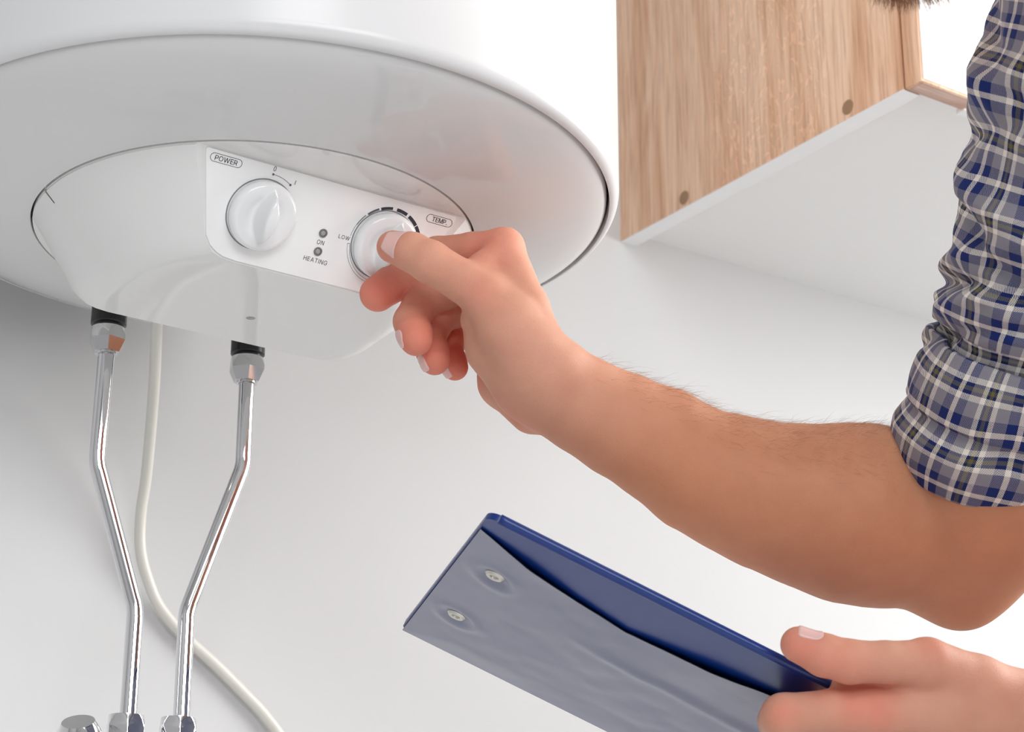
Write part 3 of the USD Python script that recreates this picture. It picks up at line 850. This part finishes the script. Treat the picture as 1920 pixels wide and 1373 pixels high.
hand_l = blend([blend(palm_l, 0.0045), fore_l], 0.008)
fing_l = fingers([L_TH, L_IN, L_MI, L_RI, L_LI])
left_arm = lambda p: smin(hand_l(p), fing_l(p), 0.005)

# --- trunk and head
NF = unit([-0.9915, 0.13, 0]); NR = np.array([0.13, 0.9915, 0.0]); UP = np.array([0, 0, 1.0])
SC = (RSH + LSH) / 2 + np.array([0.09, -0.01, 0])
CHIN = at(1662, -3, 0.93)
hf = unit(np.array([-0.80, 0.55, 0]) * 0.93 - UP * 0.37); hr = unit(np.array([0.55, 0.80, 0])); hu = np.cross(hr, hf); hu = hu if hu[2] > 0 else -hu
HCEN = CHIN - 0.078 * hf + 0.118 * hu
hp = lambda r, u, f: HCEN + r * hr + u * hu + f * hf
neck0 = SC + UP * 0.05 - NF * 0.02
HIP = np.array([SC[0] + 0.02, SC[1] - 0.02, 0.90])
torso = blend([cone(RSH - NR * 0.01, SC + UP * 0.02, 0.030, 0.070), cone(LSH + NR * 0.02, SC + UP * 0.02, 0.055, 0.075),
               ellipsoid(SC - UP * 0.14, [NR, NF, UP], [0.165, 0.105, 0.20]), ellipsoid(SC - UP * 0.34, [NR, NF, UP], [0.150, 0.100, 0.18]), ellipsoid(HIP + UP * 0.02, [NR, NF, UP], [0.165, 0.115, 0.13])], 0.05)
skull = blend([ellipsoid(hp(0, 0.035, -0.015), [hr, hu, hf], [0.075, 0.088, 0.096]), ellipsoid(hp(0, -0.04, 0.026), [hr, hu, hf], [0.056, 0.075, 0.058]),
               ellipsoid(hp(0, -0.098, 0.056), [hr, hu, hf], [0.026, 0.020, 0.024])], 0.025)
nose = blend([cone(hp(0, 0.012, 0.079), hp(0, -0.030, 0.104), 0.008, 0.010), ball(hp(0.010, -0.033, 0.090), 0.0075), ball(hp(-0.010, -0.033, 0.090), 0.0075)], 0.008)
brow = blend([cone(hp(-0.045, 0.026, 0.066), hp(-0.012, 0.024, 0.082), 0.009), cone(hp(0.045, 0.026, 0.066), hp(0.012, 0.024, 0.082), 0.009)], 0.008)
lips = blend([cone(hp(-0.018, -0.063, 0.080), hp(0.018, -0.063, 0.080), 0.006), cone(hp(-0.015, -0.073, 0.079), hp(0.015, -0.073, 0.079), 0.0065)], 0.002)
ears = blend([ellipsoid(hp(s * 0.077, -0.008, -0.012), [unit(hr + s * 0.5 * hf * -1), hu, unit(hf)], [0.008, 0.031, 0.018]) for s in (-1, 1)], 0.002)
sockets = [ball(hp(s * 0.032, 0.008, 0.090), 0.017) for s in (-1, 1)]
head = carve(blend([blend([skull, nose, brow], 0.010), lips, ears], 0.006), sockets, 0.010)
neck = cone(neck0, hp(0, -0.055, -0.035), 0.060, 0.055)
trunk = blend([torso, neck, head], 0.018)


def bounds(pts, pad):
    p = np.array(pts)
    return p.min(0) - pad, p.max(0) + pad


allr = [J(t) for t in THUMB + INDEX + MIDDLE + RING + LITTLE + arm_axis] + [RSH]
alll = [J(t) for t in L_TH + L_IN + L_MI + L_RI + L_LI] + [LELB, LSH]
mr = surface(right_arm, *bounds(allr, 0.075), 0.0012)
ml = surface(left_arm, *bounds(alll, 0.06), 0.0016)
mtk = surface(trunk, np.minimum(bounds([RSH, LSH, HIP, HCEN], 0.2)[0], 3), bounds([RSH, LSH, HIP, HCEN], 0.2)[1], 0.004)


def paint(v):
    """where the skin is redder (fingertips, knuckles) and where it is tanned (forearm)"""
    red = np.zeros(len(v))
    for lst in (INDEX, MIDDLE, RING, LITTLE):
        t = J(lst[-1])
        red = np.maximum(red, 0.95 * np.exp(-((np.linalg.norm(v - t, axis=1) / 0.015) ** 2)))
        t = J(lst[3]); red = np.maximum(red, 0.55 * np.exp(-((np.linalg.norm(v - t, axis=1) / 0.012) ** 2)))
    for t, a, s in ((J((712, 548, 1.125)), 1.0, 0.016), (J(THUMB[-1]), 0.55, 0.012), (J((905, 540, 1.075)), 0.3, 0.012), (J((895, 450, 1.1)), 0.45, 0.02), (J((1640, 1332, 0.98)), 0.6, 0.010), (J((1464, 1335, 0.975)), 0.6, 0.010),
                    (J((1500, 1215, 0.975)), 0.55, 0.014), (J((1610, 1325, 0.975)), 0.5, 0.012), (J((960, 780, 1.1)), 0.5, 0.016), (J((1550, 1250, 0.975)), 0.4, 0.018), (J((1745, 1198, 0.985)), 0.35, 0.010)):
        red = np.maximum(red, a * np.exp(-((np.linalg.norm(v - t, axis=1) / s) ** 2)))
    a, b = J((1000, 640, 1.09)), J((1270, 850, 1.11))
    t = np.clip((v - a) @ (b - a) / ((b - a) @ (b - a)), 0, 1)
    near = np.linalg.norm(v - J((1400, 900, 1.115)), axis=1) < 0.24
    tan = np.where(near | (t > 0), t * t * (3 - 2 * t), 0.0)
    left = np.linalg.norm(v - J((1640, 1330, 1.0)), axis=1) < 0.13
    tan = np.where(left & (v[:, 2] < CAMZ + 0.225), 0.0, tan)  # left hand untanned, partly to paint in the stronger light on it
    return red, tan


person = thing("person", "man in a blue and grey plaid shirt turning the right knob and holding a clipboard", "person", (HIP[0], HIP[1], 0.0))
verts, facs, n0 = [], [], 0
for m in (mr, ml, mtk):
    verts.append(m.vertices); facs.append(m.faces + n0); n0 += len(m.vertices)
bv, bf = np.vstack(verts), np.vstack(facs)
red, tan = paint(bv)
obj("body", trimesh.Trimesh(bv, bf, process=False), M["skin"], person, prim_vars={"redness": red, "tan": tan})


def nail(f, c, axis, n, w, L, name="fingernail"):
    """a thin curved plate wrapped round the fingertip whose middle is c; axis points to the tip, n out of the nail"""
    axis, n = unit(axis), unit(n); axis = unit(axis - n * (axis @ n)); side = np.cross(n, axis)
    g = np.linspace(-1, 1, 29)
    A, B = np.meshgrid(g, g, indexing="ij")
    wid = np.where(A < 0, np.sqrt(np.clip(1 - np.abs(A) ** 3.2, 0, 1)), np.sqrt(np.clip(1 - 0.55 * np.abs(A) ** 6, 0, 1)))
    wid = np.maximum(wid, 0.02)
    r0 = 0.0085
    ph = B * wid * (w / 2) / r0
    dirs = (np.cos(ph)[..., None] * n + np.sin(ph)[..., None] * side).reshape(-1, 3)
    base = (c + (A[..., None] * L / 2) * axis).reshape(-1, 3)
    t = np.full(len(base), 0.020)
    for _ in range(30):
        t = t - np.clip(f(base + t[:, None] * dirs), -0.002, 0.006) * 0.85
    t = np.clip(t, 0.001, np.median(t) + 0.0015)
    edge = np.maximum(np.abs(A), np.abs(B)).ravel()
    lift = 0.00030 + 0.0002 * np.clip(A.ravel(), 0, 1) - 0.0010 * np.clip((edge - 0.84) / 0.16, 0, 1) ** 2
    top = base + (t + lift)[:, None] * dirs
    k = len(g)
    i = np.arange(k - 1)[:, None] * k + np.arange(k - 1)[None]
    qd = np.stack([i, i + k, i + k + 1, i + 1], -1).reshape(-1, 4)
    m = trimesh.Trimesh(top, np.vstack([qd[:, [0, 1, 2]], qd[:, [0, 2, 3]]]), process=False)
    if (m.face_normals @ n).mean() < 0: m.invert()
    obj(name, m, M["nail"], person, True)


nail(right_arm, at(741, 464, 1.101), RGT * -0.90 + DWN * -0.40, -FWD * 0.95 - DWN * 0.24 + RGT * 0.02, 0.0150, 0.0132)
nail(right_arm, at(777, 630, 1.105), RGT * 0.25 + DWN * 0.95, -RGT * 0.90 + DWN * 0.22 - FWD * 0.35, 0.0105, 0.0105)
nail(right_arm, at(813, 671, 1.118), RGT * 0.45 + DWN * 0.9, -RGT * 0.72 + DWN * 0.40 - FWD * 0.45, 0.0100, 0.0100)
nail(right_arm, at(851, 685, 1.138), RGT * 0.4 + DWN * 0.85, -RGT * 0.62 + DWN * 0.45 - FWD * 0.60, 0.0090, 0.0092)
nail(left_arm, at(1510, 1213, 0.9815), -RGT * 0.94 - DWN * 0.34, -DWN * 0.92 - FWD * 0.38 + RGT * 0.28, 0.0115, 0.0125)

# --- sleeve of the right arm: rings round an axis, with folds; UV in metres of cloth
left_edge = [(1671, 806, 186, 1.118), (1684, 780, 184, 1.114), (1700, 752, 182, 1.110), (1712, 727, 180, 1.106), (1718, 690, 182, 1.101), (1738, 650, 184, 1.096), (1749, 600, 190, 1.090), (1747, 550, 198, 1.085), (1768, 500, 196, 1.079), (1790, 450, 192, 1.073),
             (1795, 400, 198, 1.068), (1794, 340, 206, 1.062), (1797, 290, 208, 1.057), (1812, 232, 206, 1.052), (1810, 175, 212, 1.047), (1815, 125, 214, 1.043), (1846, 66, 204, 1.040), (1876, 0, 190, 1.036), (1905, -60, 170, 1.032)]
ax_pts, ax_r = [], []
for k, (x, y, r, d) in enumerate(left_edge):
    t = np.clip(k / 7.0, 0, 1)
    nx, ny = (1 - t) * 0.86 + t * 0.975, (1 - t) * 0.51 + t * 0.22
    ax_pts.append(at(x + r * nx, y + r * ny, d)); ax_r.append(rp(r, d))
ax_pts = np.array(ax_pts); ax_r = np.array(ax_r)
# smooth the axis, keep the silhouette in the radius
sm = ax_pts.copy()
for _ in range(6):
    sm[1:-1] = 0.25 * sm[:-2] + 0.5 * sm[1:-1] + 0.25 * sm[2:]
ax_r = np.array([0.04528, 0.0503, 0.05281, 0.05015, 0.0505, 0.04954, 0.04629, 0.05373, 0.04884, 0.04657, 0.04868, 0.05414, 0.05148, 0.05, 0.0533, 0.05833, 0.05077, 0.05004, 0.05137])
ax_pts = sm
seg = np.r_[0, np.cumsum(np.linalg.norm(np.diff(ax_pts, axis=0), axis=1))]
S_END = seg[-1]


def axis_at(s):
    s = np.asarray(s)
    return np.stack([np.interp(s, seg, ax_pts[:, k]) for k in range(3)], -1)


def rad_at(s):
    return np.interp(s, seg, ax_r)


TA = unit(ax_pts[-1] - ax_pts[0])
E1 = unit(np.cross(TA, FWD)); E1 = E1 if E1 @ RGT > 0 else -E1         # to the right in view
E2 = np.cross(TA, E1); E2 = E2 if E2 @ FWD > 0 else -E2                # away from the camera


def ring_dirs(s):
    ds = 0.004
    t = axis_at(np.minimum(s + ds, S_END)) - axis_at(np.maximum(s - ds, 0)); t /= np.linalg.norm(t, axis=-1, keepdims=True)
    t = 0.35 * t + 0.65 * TA; t /= np.linalg.norm(t, axis=-1, keepdims=True)
    a = E1 - t * (t @ E1)[:, None]; a /= np.linalg.norm(a, axis=1, keepdims=True)
    b = np.cross(t, a); b *= np.sign(b @ E2)[:, None]
    return a, b


def folds(th, s):
    """relief of the cloth (m) at angle th (pi = left outline, -pi/2 = towards the camera) and height s"""
    out = np.zeros(np.broadcast(th, s).shape)
    # (height on the left outline, change of height towards the camera side, depth, width)
    for s0, rise, a, w in ((0.106, 0.018, -0.0062, 0.0045), (0.118, 0.030, 0.0060, 0.0075), (0.073, 0.030, -0.0040, 0.0045), (0.085, 0.045, 0.0045, 0.0075), (0.152, -0.035, -0.0048, 0.0055), (0.165, -0.020, 0.0045, 0.009), (0.132, -0.03, 0.003, 0.008), (0.186, 0.02, -0.0040, 0.006), (0.198, 0.045, 0.0040, 0.010), (0.226, -0.05, 0.0030, 0.010), (0.240, -0.045, -0.0028, 0.007)):
        front = np.clip(np.cos((th + np.pi) * 0.5 + 0) ** 2, 0, 1)
        dth = ((th - 0.5 * np.pi) % (2 * np.pi)) - 0.5 * np.pi          # 0 at the left outline, +pi/2 towards the camera
        c = s0 + rise * np.sin(dth * 0.9)
        fade = np.clip(1.15 - 0.28 * np.abs(dth - 0.5), 0.15, 1)
        out += a * fade * np.exp(-((s - c) / w) ** 2)
    p = np.stack([np.cos(th) * 1.3 + 0 * s, np.sin(th) * 1.3 + 0 * s, s * 15 + np.sin(th) * 0.9], -1)
    out += (meshkit.fbm(p, 3, 5) - 0.5) * 0.0085
    return out


NT = 260


def ring_mesh(sv, off, fold_gain, v_cloth, phase=0.0, fold_s=None):
    """sv: height of each row, off: radial offset of each row, v_cloth: the row's place along the cloth"""
    sv, off, v_cloth = np.asarray(sv, float), np.asarray(off, float), np.asarray(v_cloth, float)
    th = np.linspace(0.5 * np.pi, 2.5 * np.pi, NT)              # seam on the far side
    a, b = ring_dirs(np.clip(sv, 0, S_END)); c = axis_at(np.clip(sv, 0, S_END)); r = rad_at(np.clip(sv, 0, S_END)) + off
    fs = sv if fold_s is None else np.asarray(fold_s)
    rr = r[:, None] + np.asarray(fold_gain)[:, None] * folds(th[None, :], fs[:, None])
    v = c[:, None] + rr[..., None] * (np.cos(th)[None, :, None] * a[:, None] + np.sin(th)[None, :, None] * b[:, None])
    uu = (th[None] - np.pi) * 0.052 + 0 * sv[:, None] + phase
    # shear the cloth a little where it is gathered, so that the checks wander as in the photo
    pn = np.stack([np.cos(th)[None] * 0.9 + 0 * sv[:, None], np.sin(th)[None] * 0.9 + 0 * sv[:, None], sv[:, None] * 14 + 0 * th[None]], -1)
    uu = uu + (meshkit.fbm(pn, 2, 21) - 0.5) * 0.012
    vv = v_cloth[:, None] + (meshkit.fbm(pn, 2, 33) - 0.5) * 0.014
    n, k = len(sv), NT
    i = np.arange(n - 1)[:, None] * k + np.arange(k - 1)[None]
    q = np.stack([i, i + 1, i + k + 1, i + k], -1).reshape(-1, 4)
    m = trimesh.Trimesh(v.reshape(-1, 3), np.vstack([q[:, [0, 1, 2]], q[:, [0, 2, 3]]]), process=False)
    cen = np.repeat(c, k, 0)
    if ((m.vertex_normals * (m.vertices - cen)).sum(1)).mean() < 0: m.invert()
    return m, np.stack([uu, vv], -1).reshape(-1, 2)


# shirt trunk
inf = lambda p: blend([torso, cone(LSH, LSH * 0.25 + LELB * 0.75, 0.046, 0.044), cone(RSH, RSH * 0.8 + ELB * 0.2, 0.029, 0.026)], 0.02)(p) - 0.011
coll = lambda p: np.abs(cone(neck0 - UP * 0.01, neck0 + UP * 0.045 + NF * 0.004, 0.070, 0.072)(p)) - 0.003
cutn = cone(neck0 + UP * 0.03, neck0 + UP * 0.2, 0.066)
low = lambda p: (0.86 - p[:, 2])
shirt_f = lambda p: np.maximum(np.maximum(smin(np.maximum(inf(p), -cutn(p)), np.maximum(coll(p), p[:, 2] - neck0[2] - 0.045), 0.004), low(p)), -1.0)
sm_ = surface(shirt_f, *bounds([RSH, LSH, LELB, HIP, neck0 + UP * 0.06], 0.20), 0.005, 1)
rel = sm_.vertices - SC
suv = np.stack([np.arctan2(rel @ NR, -(rel @ NF) * 1.5) * 0.15, rel[:, 2]], -1)
shirt = obj("shirt", sm_, M["plaid"], person, uv=suv)
# upper sleeve, from inside the rolled cuff to the shoulder
sv = np.r_[np.linspace(0.012, S_END, 230)]
off = np.where(sv < 0.085, -0.0035, 0.0)
ms, us = ring_mesh(sv, off, np.clip((sv - 0.02) / 0.03, 0, 1), sv * 1.04, 0.006)
obj("sleeve", ms, M["plaid"], shirt, uv=us)
# rolled cuff: hem inside, round lower rim, outer face with two turns of cloth, top edge tucked to the sleeve
prof, uvv = [], []
cuff_h = 0.070


def add(s, o, g, vv):
    prof.append((s, o, g)); uvv.append(vv)


for t in np.linspace(0, 1, 12): add(0.030 - 0.028 * t, -0.0055 + 0.001 * t, 0.3, -0.03 + 0.028 * t)
for t in np.linspace(0, np.pi, 12): add(0.002 - 0.0022 * np.sin(t), -0.0030 - 0.0016 * np.cos(t), 0.4, 0.004 * t / np.pi)
for t in np.linspace(0, 1, 44)[1:]: add(0.002 + t * 0.036, -0.0014 + 0.0012 * np.sin(t * np.pi) , 0.6, 0.004 + t * 0.036)
for t in np.linspace(0, np.pi, 10)[1:]: add(0.038 + 0.0012 * np.sin(t), -0.0014 - 0.0002 * t, 0.6, 0.040 + 0.002 * t / np.pi)
for t in np.linspace(0, 1, 6)[1:]: add(0.0382 - 0.001 * t, -0.0022 + 0.0002 * t, 0.6, 0.042 + 0.001 * t)
for t in np.linspace(0, 1, 8)[1:]: add(0.0372 + 0.003 * t, -0.002 + 0.0036 * t, 0.65, 0.043 + 0.004 * t)
for t in np.linspace(0, 1, 44)[1:]: add(0.0402 + t * 0.034, 0.0016 + 0.0014 * np.sin(t * np.pi), 0.75, 0.047 + t * 0.034)
for t in np.linspace(0, np.pi * 0.8, 12)[1:]: add(0.0742 + 0.0022 * np.sin(t), 0.0016 - 0.0022 * (1 - np.cos(t)), 0.85, 0.081 + 0.006 * t / np.pi)
for t in np.linspace(0, 1, 8)[1:]: add(0.0755 - 0.008 * t, -0.0032 - 0.001 * t, 0.9, 0.087 + 0.01 * t)
prof = np.array(prof)
mc, uc = ring_mesh(prof[:, 0], prof[:, 1] + 0.0012, prof[:, 2], np.array(uvv) + 0.013, 0.019)
obj("cuff", mc, M["plaid"], shirt, uv=uc, label="rolled up cuff")
# hair, beard, eyes
hair_f = lambda p: np.maximum(ellipsoid(hp(0, 0.045, -0.020), [hr, hu, hf], [0.083, 0.094, 0.101])(p), np.maximum(-((p - hp(0, 0.055, 0.055)) @ unit(-0.75 * hf + 0.65 * hu)), -((p - hp(0, -0.045, 0)) @ hu)))
hm = surface(hair_f, HCEN - 0.15, HCEN + 0.15, 0.004)
hm.vertices += (meshkit.fbm(hm.vertices * 130, 3, 4)[:, None] - 0.5) * 0.006
obj("hair", hm, M["beard"], person, True)
for s in (-1, 1):
    e = trimesh.creation.icosphere(3, 0.0122); e.apply_translation(hp(s * 0.032, 0.008, 0.0600))
    eo = obj("eye", e, M["eye"], person, True)
    gi = trimesh.creation.icosphere(2, 0.0058); gi.apply_translation(hp(s * 0.032, 0.0075, 0.0672))
    obj("iris", gi, M["iris"], eo, True)
bsel = np.nonzero((((mtk.vertices - hp(0, -0.052, 0)) @ hu) < 0) & (((mtk.vertices - hp(0, -0.125, 0)) @ hu) > -0.004) & (((mtk.vertices - hp(0, 0, 0.0)) @ hf) > -0.012) & (np.linalg.norm(mtk.vertices - hp(0, -0.066, 0.084), axis=1) > 0.014))[0]
nb = 9000
tri = mtk.faces[np.isin(mtk.faces, bsel).all(1)]
pick = tri[rng.integers(0, len(tri), nb)]
w = rng.dirichlet((1, 1, 1), nb)
root = (mtk.vertices[pick] * w[..., None]).sum(1)
_, gn = value_and_slope(trunk, root); gn /= np.linalg.norm(gn, axis=1, keepdims=True)


def strands(name, root, dirs, length, width, material, parent, bendv, kind="stuff", label=None):
    n = len(root); k = 5
    t = np.linspace(0, 1, k)
    pts = root[:, None] + (length[:, None] * t)[..., None] * dirs[:, None] + (length[:, None] * t ** 2)[..., None] * bendv[:, None]
    pts = pts - origin_of(str(parent.GetPath()))
    c = UsdGeom.BasisCurves.Define(stage, numbered(str(parent.GetPath()) + "/" + name))
    c.CreateTypeAttr("linear"); c.CreateCurveVertexCountsAttr(Vt.IntArray.FromNumpy(np.full(n, k, np.int32)))
    c.CreatePointsAttr(Vt.Vec3fArray.FromNumpy(pts.reshape(-1, 3).astype(np.float32)))
    c.CreateWidthsAttr(Vt.FloatArray.FromNumpy(np.tile(width * np.array([1, 0.9, 0.75, 0.55, 0.25]), n).astype(np.float32)))
    c.SetWidthsInterpolation("vertex")
    UsdShade.MaterialBindingAPI.Apply(c.GetPrim()).Bind(material)
    say(c.GetPrim(), label, kind=kind)


strands("beard", root, gn * 0.75 - hu * 0.5 + rng.normal(0, 0.18, (nb, 3)), rng.uniform(0.003, 0.007, nb), 0.00016, M["beard"], person, rng.normal(0, 0.15, (nb, 3)))
# hair on the forearm, densest along its upper outline
cand = mr.vertices
u_ax = unit(J((1590, 962, 1.128)) - J((1168, 793, 1.104)))
px = (cand - EYE) @ RGT / ((cand - EYE) @ FWD) * F_PX + 960
py = (cand - EYE) @ DWN / ((cand - EYE) @ FWD) * F_PX + 686.5
_, cn = value_and_slope(right_arm, cand[(px > 1100) & (px < 1690) & (py > 640) & (py < 1150)])
sel = np.nonzero((px > 1100) & (px < 1690) & (py > 640) & (py < 1150))[0]
cn /= np.linalg.norm(cn, axis=1, keepdims=True)
upness = cn @ (-DWN) * 0.9 + cn @ (-RGT) * 0.1
wt = np.clip(upness - 0.15, 0, 1) ** 1.4 * np.clip((px[sel] - 1090) / 120, 0, 1) * np.where(cn @ FWD > 0.55, 0.3, 1)
wt = wt / wt.sum()
nh = 1500
pk = rng.choice(len(sel), nh, p=wt)
rt_, nn = cand[sel][pk], cn[pk]
dirs = nn * rng.uniform(0.2, 0.75, nh)[:, None] + u_ax * rng.uniform(0.4, 1.0, nh)[:, None] + rng.normal(0, 0.22, (nh, 3))
strands("arm_hair", rt_, dirs, rng.uniform(0.004, 0.012, nh) * np.where(rng.random(nh) < 0.06, 1.5, 1), 0.00007, M["hair"], person, u_ax * rng.uniform(0.0, 0.5, nh)[:, None] - nn * rng.uniform(0, 0.45, nh)[:, None])
# trousers and shoes, below the frame
legs = []
feet = []
for s in (-1, 1):
    hipj = HIP + NR * s * 0.085 - UP * 0.02; knee = np.array([*(HIP[:2] + NR[:2] * s * 0.11 + NF[:2] * 0.02), 0.48]); ank = np.array([*(HIP[:2] + NR[:2] * s * 0.12 - NF[:2] * 0.02), 0.085])
    legs += [cone(hipj, knee, 0.090, 0.068), cone(knee, ank, 0.068, 0.056)]
    feet.append(ank)
leg_f = lambda p: np.maximum(blend(legs + [ellipsoid(HIP + UP * 0.0, [NR, NF, UP], [0.172, 0.125, 0.12])], 0.02)(p), np.maximum(p[:, 2] - 0.955, 0.045 - p[:, 2]))
obj("trousers", surface(leg_f, np.r_[HIP[:2] - 0.32, 0.0], np.r_[HIP[:2] + 0.32, 1.05], 0.008, 1), M["jeans"], person, True)
for ank in feet:
    sf = lambda p, a=ank: np.maximum(blend([cone(a * [1, 1, 0] + UP * 0.045 - NF * 0.03, a * [1, 1, 0] + UP * 0.038 + NF * 0.15, 0.045, 0.040), cone(a * [1, 1, 0] + UP * 0.05, a, 0.048, 0.050)], 0.02)(p), -p[:, 2] + 0.001)
    obj("shoe", surface(sf, np.r_[ank[:2] - 0.3, -0.03], np.r_[ank[:2] + 0.3, 0.2], 0.006, 1), M["shoe"], person, True)

# ------------------------------------------------------------------ clipboard
def fit_board():
    """near edge A-H and far corner B of the board: a right angle at A, 0.225 m wide"""
    best = None
    for dH in (0.996,):
        for dA in np.linspace(0.93, 1.2, 271):
            A, Hh = at(914, 968, dA), at(1560, 1292, dH)
            L = unit(Hh - A)
            # depth of B that makes AB square to L
            r = FWD + (752 - 960) / F_PX * RGT + (1178 - 686.5) / F_PX * DWN
            dB = ((A - EYE) @ L) / (r @ L)
            B = EYE + r * dB
            e = abs(np.linalg.norm(B - A) - 0.222)
            if dB > dA and (best is None or e < best[0]): best = (e, A, B, Hh, dA, dB)
    return best


_, BA, BB, BH, dA, dB = fit_board()
print("board", dA, dB, np.linalg.norm(BB - BA), np.linalg.norm(BH - BA))
bl = unit(BH - BA); bw = unit(BB - BA); bn = unit(np.cross(bl, bw)); bn = bn if bn[2] < 0 else -bn      # bn points down, to the camera's side
BLEN, BWID = 0.205, np.linalg.norm(BB - BA)
print("bn", bn, bn @ -unit(BA - EYE))
clip = thing("clipboard", "blue vinyl clipboard with two rivets held in the left hand", "clipboard", tuple(BA + bl * BLEN / 2 + bw * BWID / 2))
M["blue"] = plain("blue_vinyl", srgb(8, 46, 118), 0.3)
M["vinyl"] = mat("vinyl_with_glare", {"g": ("geometry", {}), "n": ("noise_texture", {"scale": 30, "detail": 3}), "b": ("bump", {"strength": 0.10, "distance": 0.004}),
                                     "p": ("principled_bsdf", {"base_color": srgb(130, 132, 152), "roughness": 0.24})}, [("g.position", "n.vector"), ("n.fac", "b.height"), ("b.normal", "p.normal")])  # grey base colour paints glare onto blue vinyl
M["rivet"] = plain("nickel_rivet", (0.62, 0.60, 0.54), 0.3, metallic=1.0)
rect = Polygon([(0, 0), (BLEN, 0), (BLEN, BWID), (0, BWID)]).buffer(-0.007).buffer(0.007, quad_segs=10)
obj("board", extrude_on(rect, BA, bl, bw, bn, -0.0035, 0.0), M["blue"], clip, 25)
# padded welt along the near edge
wl = [BA + bl * x + bw * 0.0012 - bn * 0.0018 for x in np.linspace(0.006, BLEN - 0.006, 60)]
obj("welt", tube(wl, 0.0026, 16), M["blue"], clip, True)
# backing sheet: covers the underside but for a strip at the near edge, wavy and a little loose; its grey is painted glare
nu, nw = 150, 90
U_, W_ = np.meshgrid(np.linspace(0, 1, nu), np.linspace(0, 1, nw), indexing="ij")
near = np.interp(U_ * BLEN, [0, 0.027, 0.06, 0.091, 0.142, 0.184, 0.325], [0.017, 0.030, 0.044, 0.053, 0.044, 0.036, 0.03])
xx = 0.001 + U_ * (BLEN - 0.002); ww = near + W_ * (BWID - 0.001 - near)
pz = np.stack([xx * 22, ww * 22, 0 * xx], -1)
hz = 0.0010 + 0.0036 * (meshkit.fbm(pz, 3, 9)) * np.clip(np.minimum(xx, np.minimum(BLEN - xx, BWID - ww)) / 0.03, 0, 1)
hz += 0.0022 * np.exp(-((ww - 0.085 - 0.1 * xx) / 0.006) ** 2) * np.clip((xx - 0.06) / 0.05, 0, 1)
rvx = [(0.030, 0.070), (0.030, 0.150)]
rq = []
for px_, py_ in ((930, 1075), (858, 1149)):
    q = on_plane(px_, py_, BA, bn); rq.append(((q - BA) @ bl, (q - BA) @ bw))
print("rivets", rq)
for (a_, b_) in rq:
    rr_ = np.hypot(xx - a_, (ww - b_))
    hz = hz * np.clip(rr_ / 0.012, 0.25, 1) + 0.0010 * np.exp(-((rr_ - 0.011) / 0.005) ** 2)
hz = np.maximum(hz, 0.0004)
top = BA + xx[..., None] * bl + ww[..., None] * bw + hz[..., None] * bn
i = np.arange(nu - 1)[:, None] * nw + np.arange(nw - 1)[None]
q = np.stack([i, i + nw, i + nw + 1, i + 1], -1).reshape(-1, 4)
sh = trimesh.Trimesh(top.reshape(-1, 3), np.vstack([q[:, [0, 1, 2]], q[:, [0, 2, 3]]]), process=False)
if (sh.face_normals @ bn).mean() < 0: sh.invert()
bot = trimesh.Trimesh(sh.vertices - bn * 0.0004, sh.faces[:, ::-1], process=False)
obj("backing_sheet", trimesh.util.concatenate([sh, bot]), M["vinyl"], clip, True, label="vinyl backing sheet with grey glare painted in")
for (a_, b_) in rq:
    rv = lathe([(0.0018, -0.0006), (0.0018, 0.0004), (0.0024, 0.0016), (0.0042, 0.0018), (0.0053, 0.0008), (0.0055, -0.0006)], 40, closed=True)
    vv_ = rv.vertices; rv.vertices = BA + (a_ + vv_[:, :1]) * bl + (b_ + vv_[:, 1:2]) * bw + (0.0009 + vv_[:, 2:3]) * bn
    rr0 = obj("rivet", rv, M["rivet"], clip, 30)
    rd = lathe([(0.0001, 0.0), (0.0030, 0.0), (0.0030, 0.0008), (0.0001, 0.0008)], 30, closed=True)
    vv_ = rd.vertices; rd.vertices = BA + (a_ + vv_[:, :1]) * bl + (b_ + vv_[:, 1:2]) * bw + (0.0009 + vv_[:, 2:3]) * bn
    obj("rivet_head", rd, M["rivet"], rr0)
# paper and the spring clip on the upper side
obj("paper", extrude_on(Polygon([(0.012, 0.01), (0.165, 0.01), (0.165, 0.205), (0.012, 0.205)]), BA, bl, bw, bn, -0.0048, -0.0036), plain("paper", (0.85, 0.85, 0.85), 0.6), clip)
obj("spring_clip", extrude_on(Polygon([(0.008, 0.05), (0.045, 0.06), (0.045, 0.165), (0.008, 0.175)]).buffer(0.003), BA, bl, bw, bn, -0.010, -0.0049), M["chrome"], clip, 25)
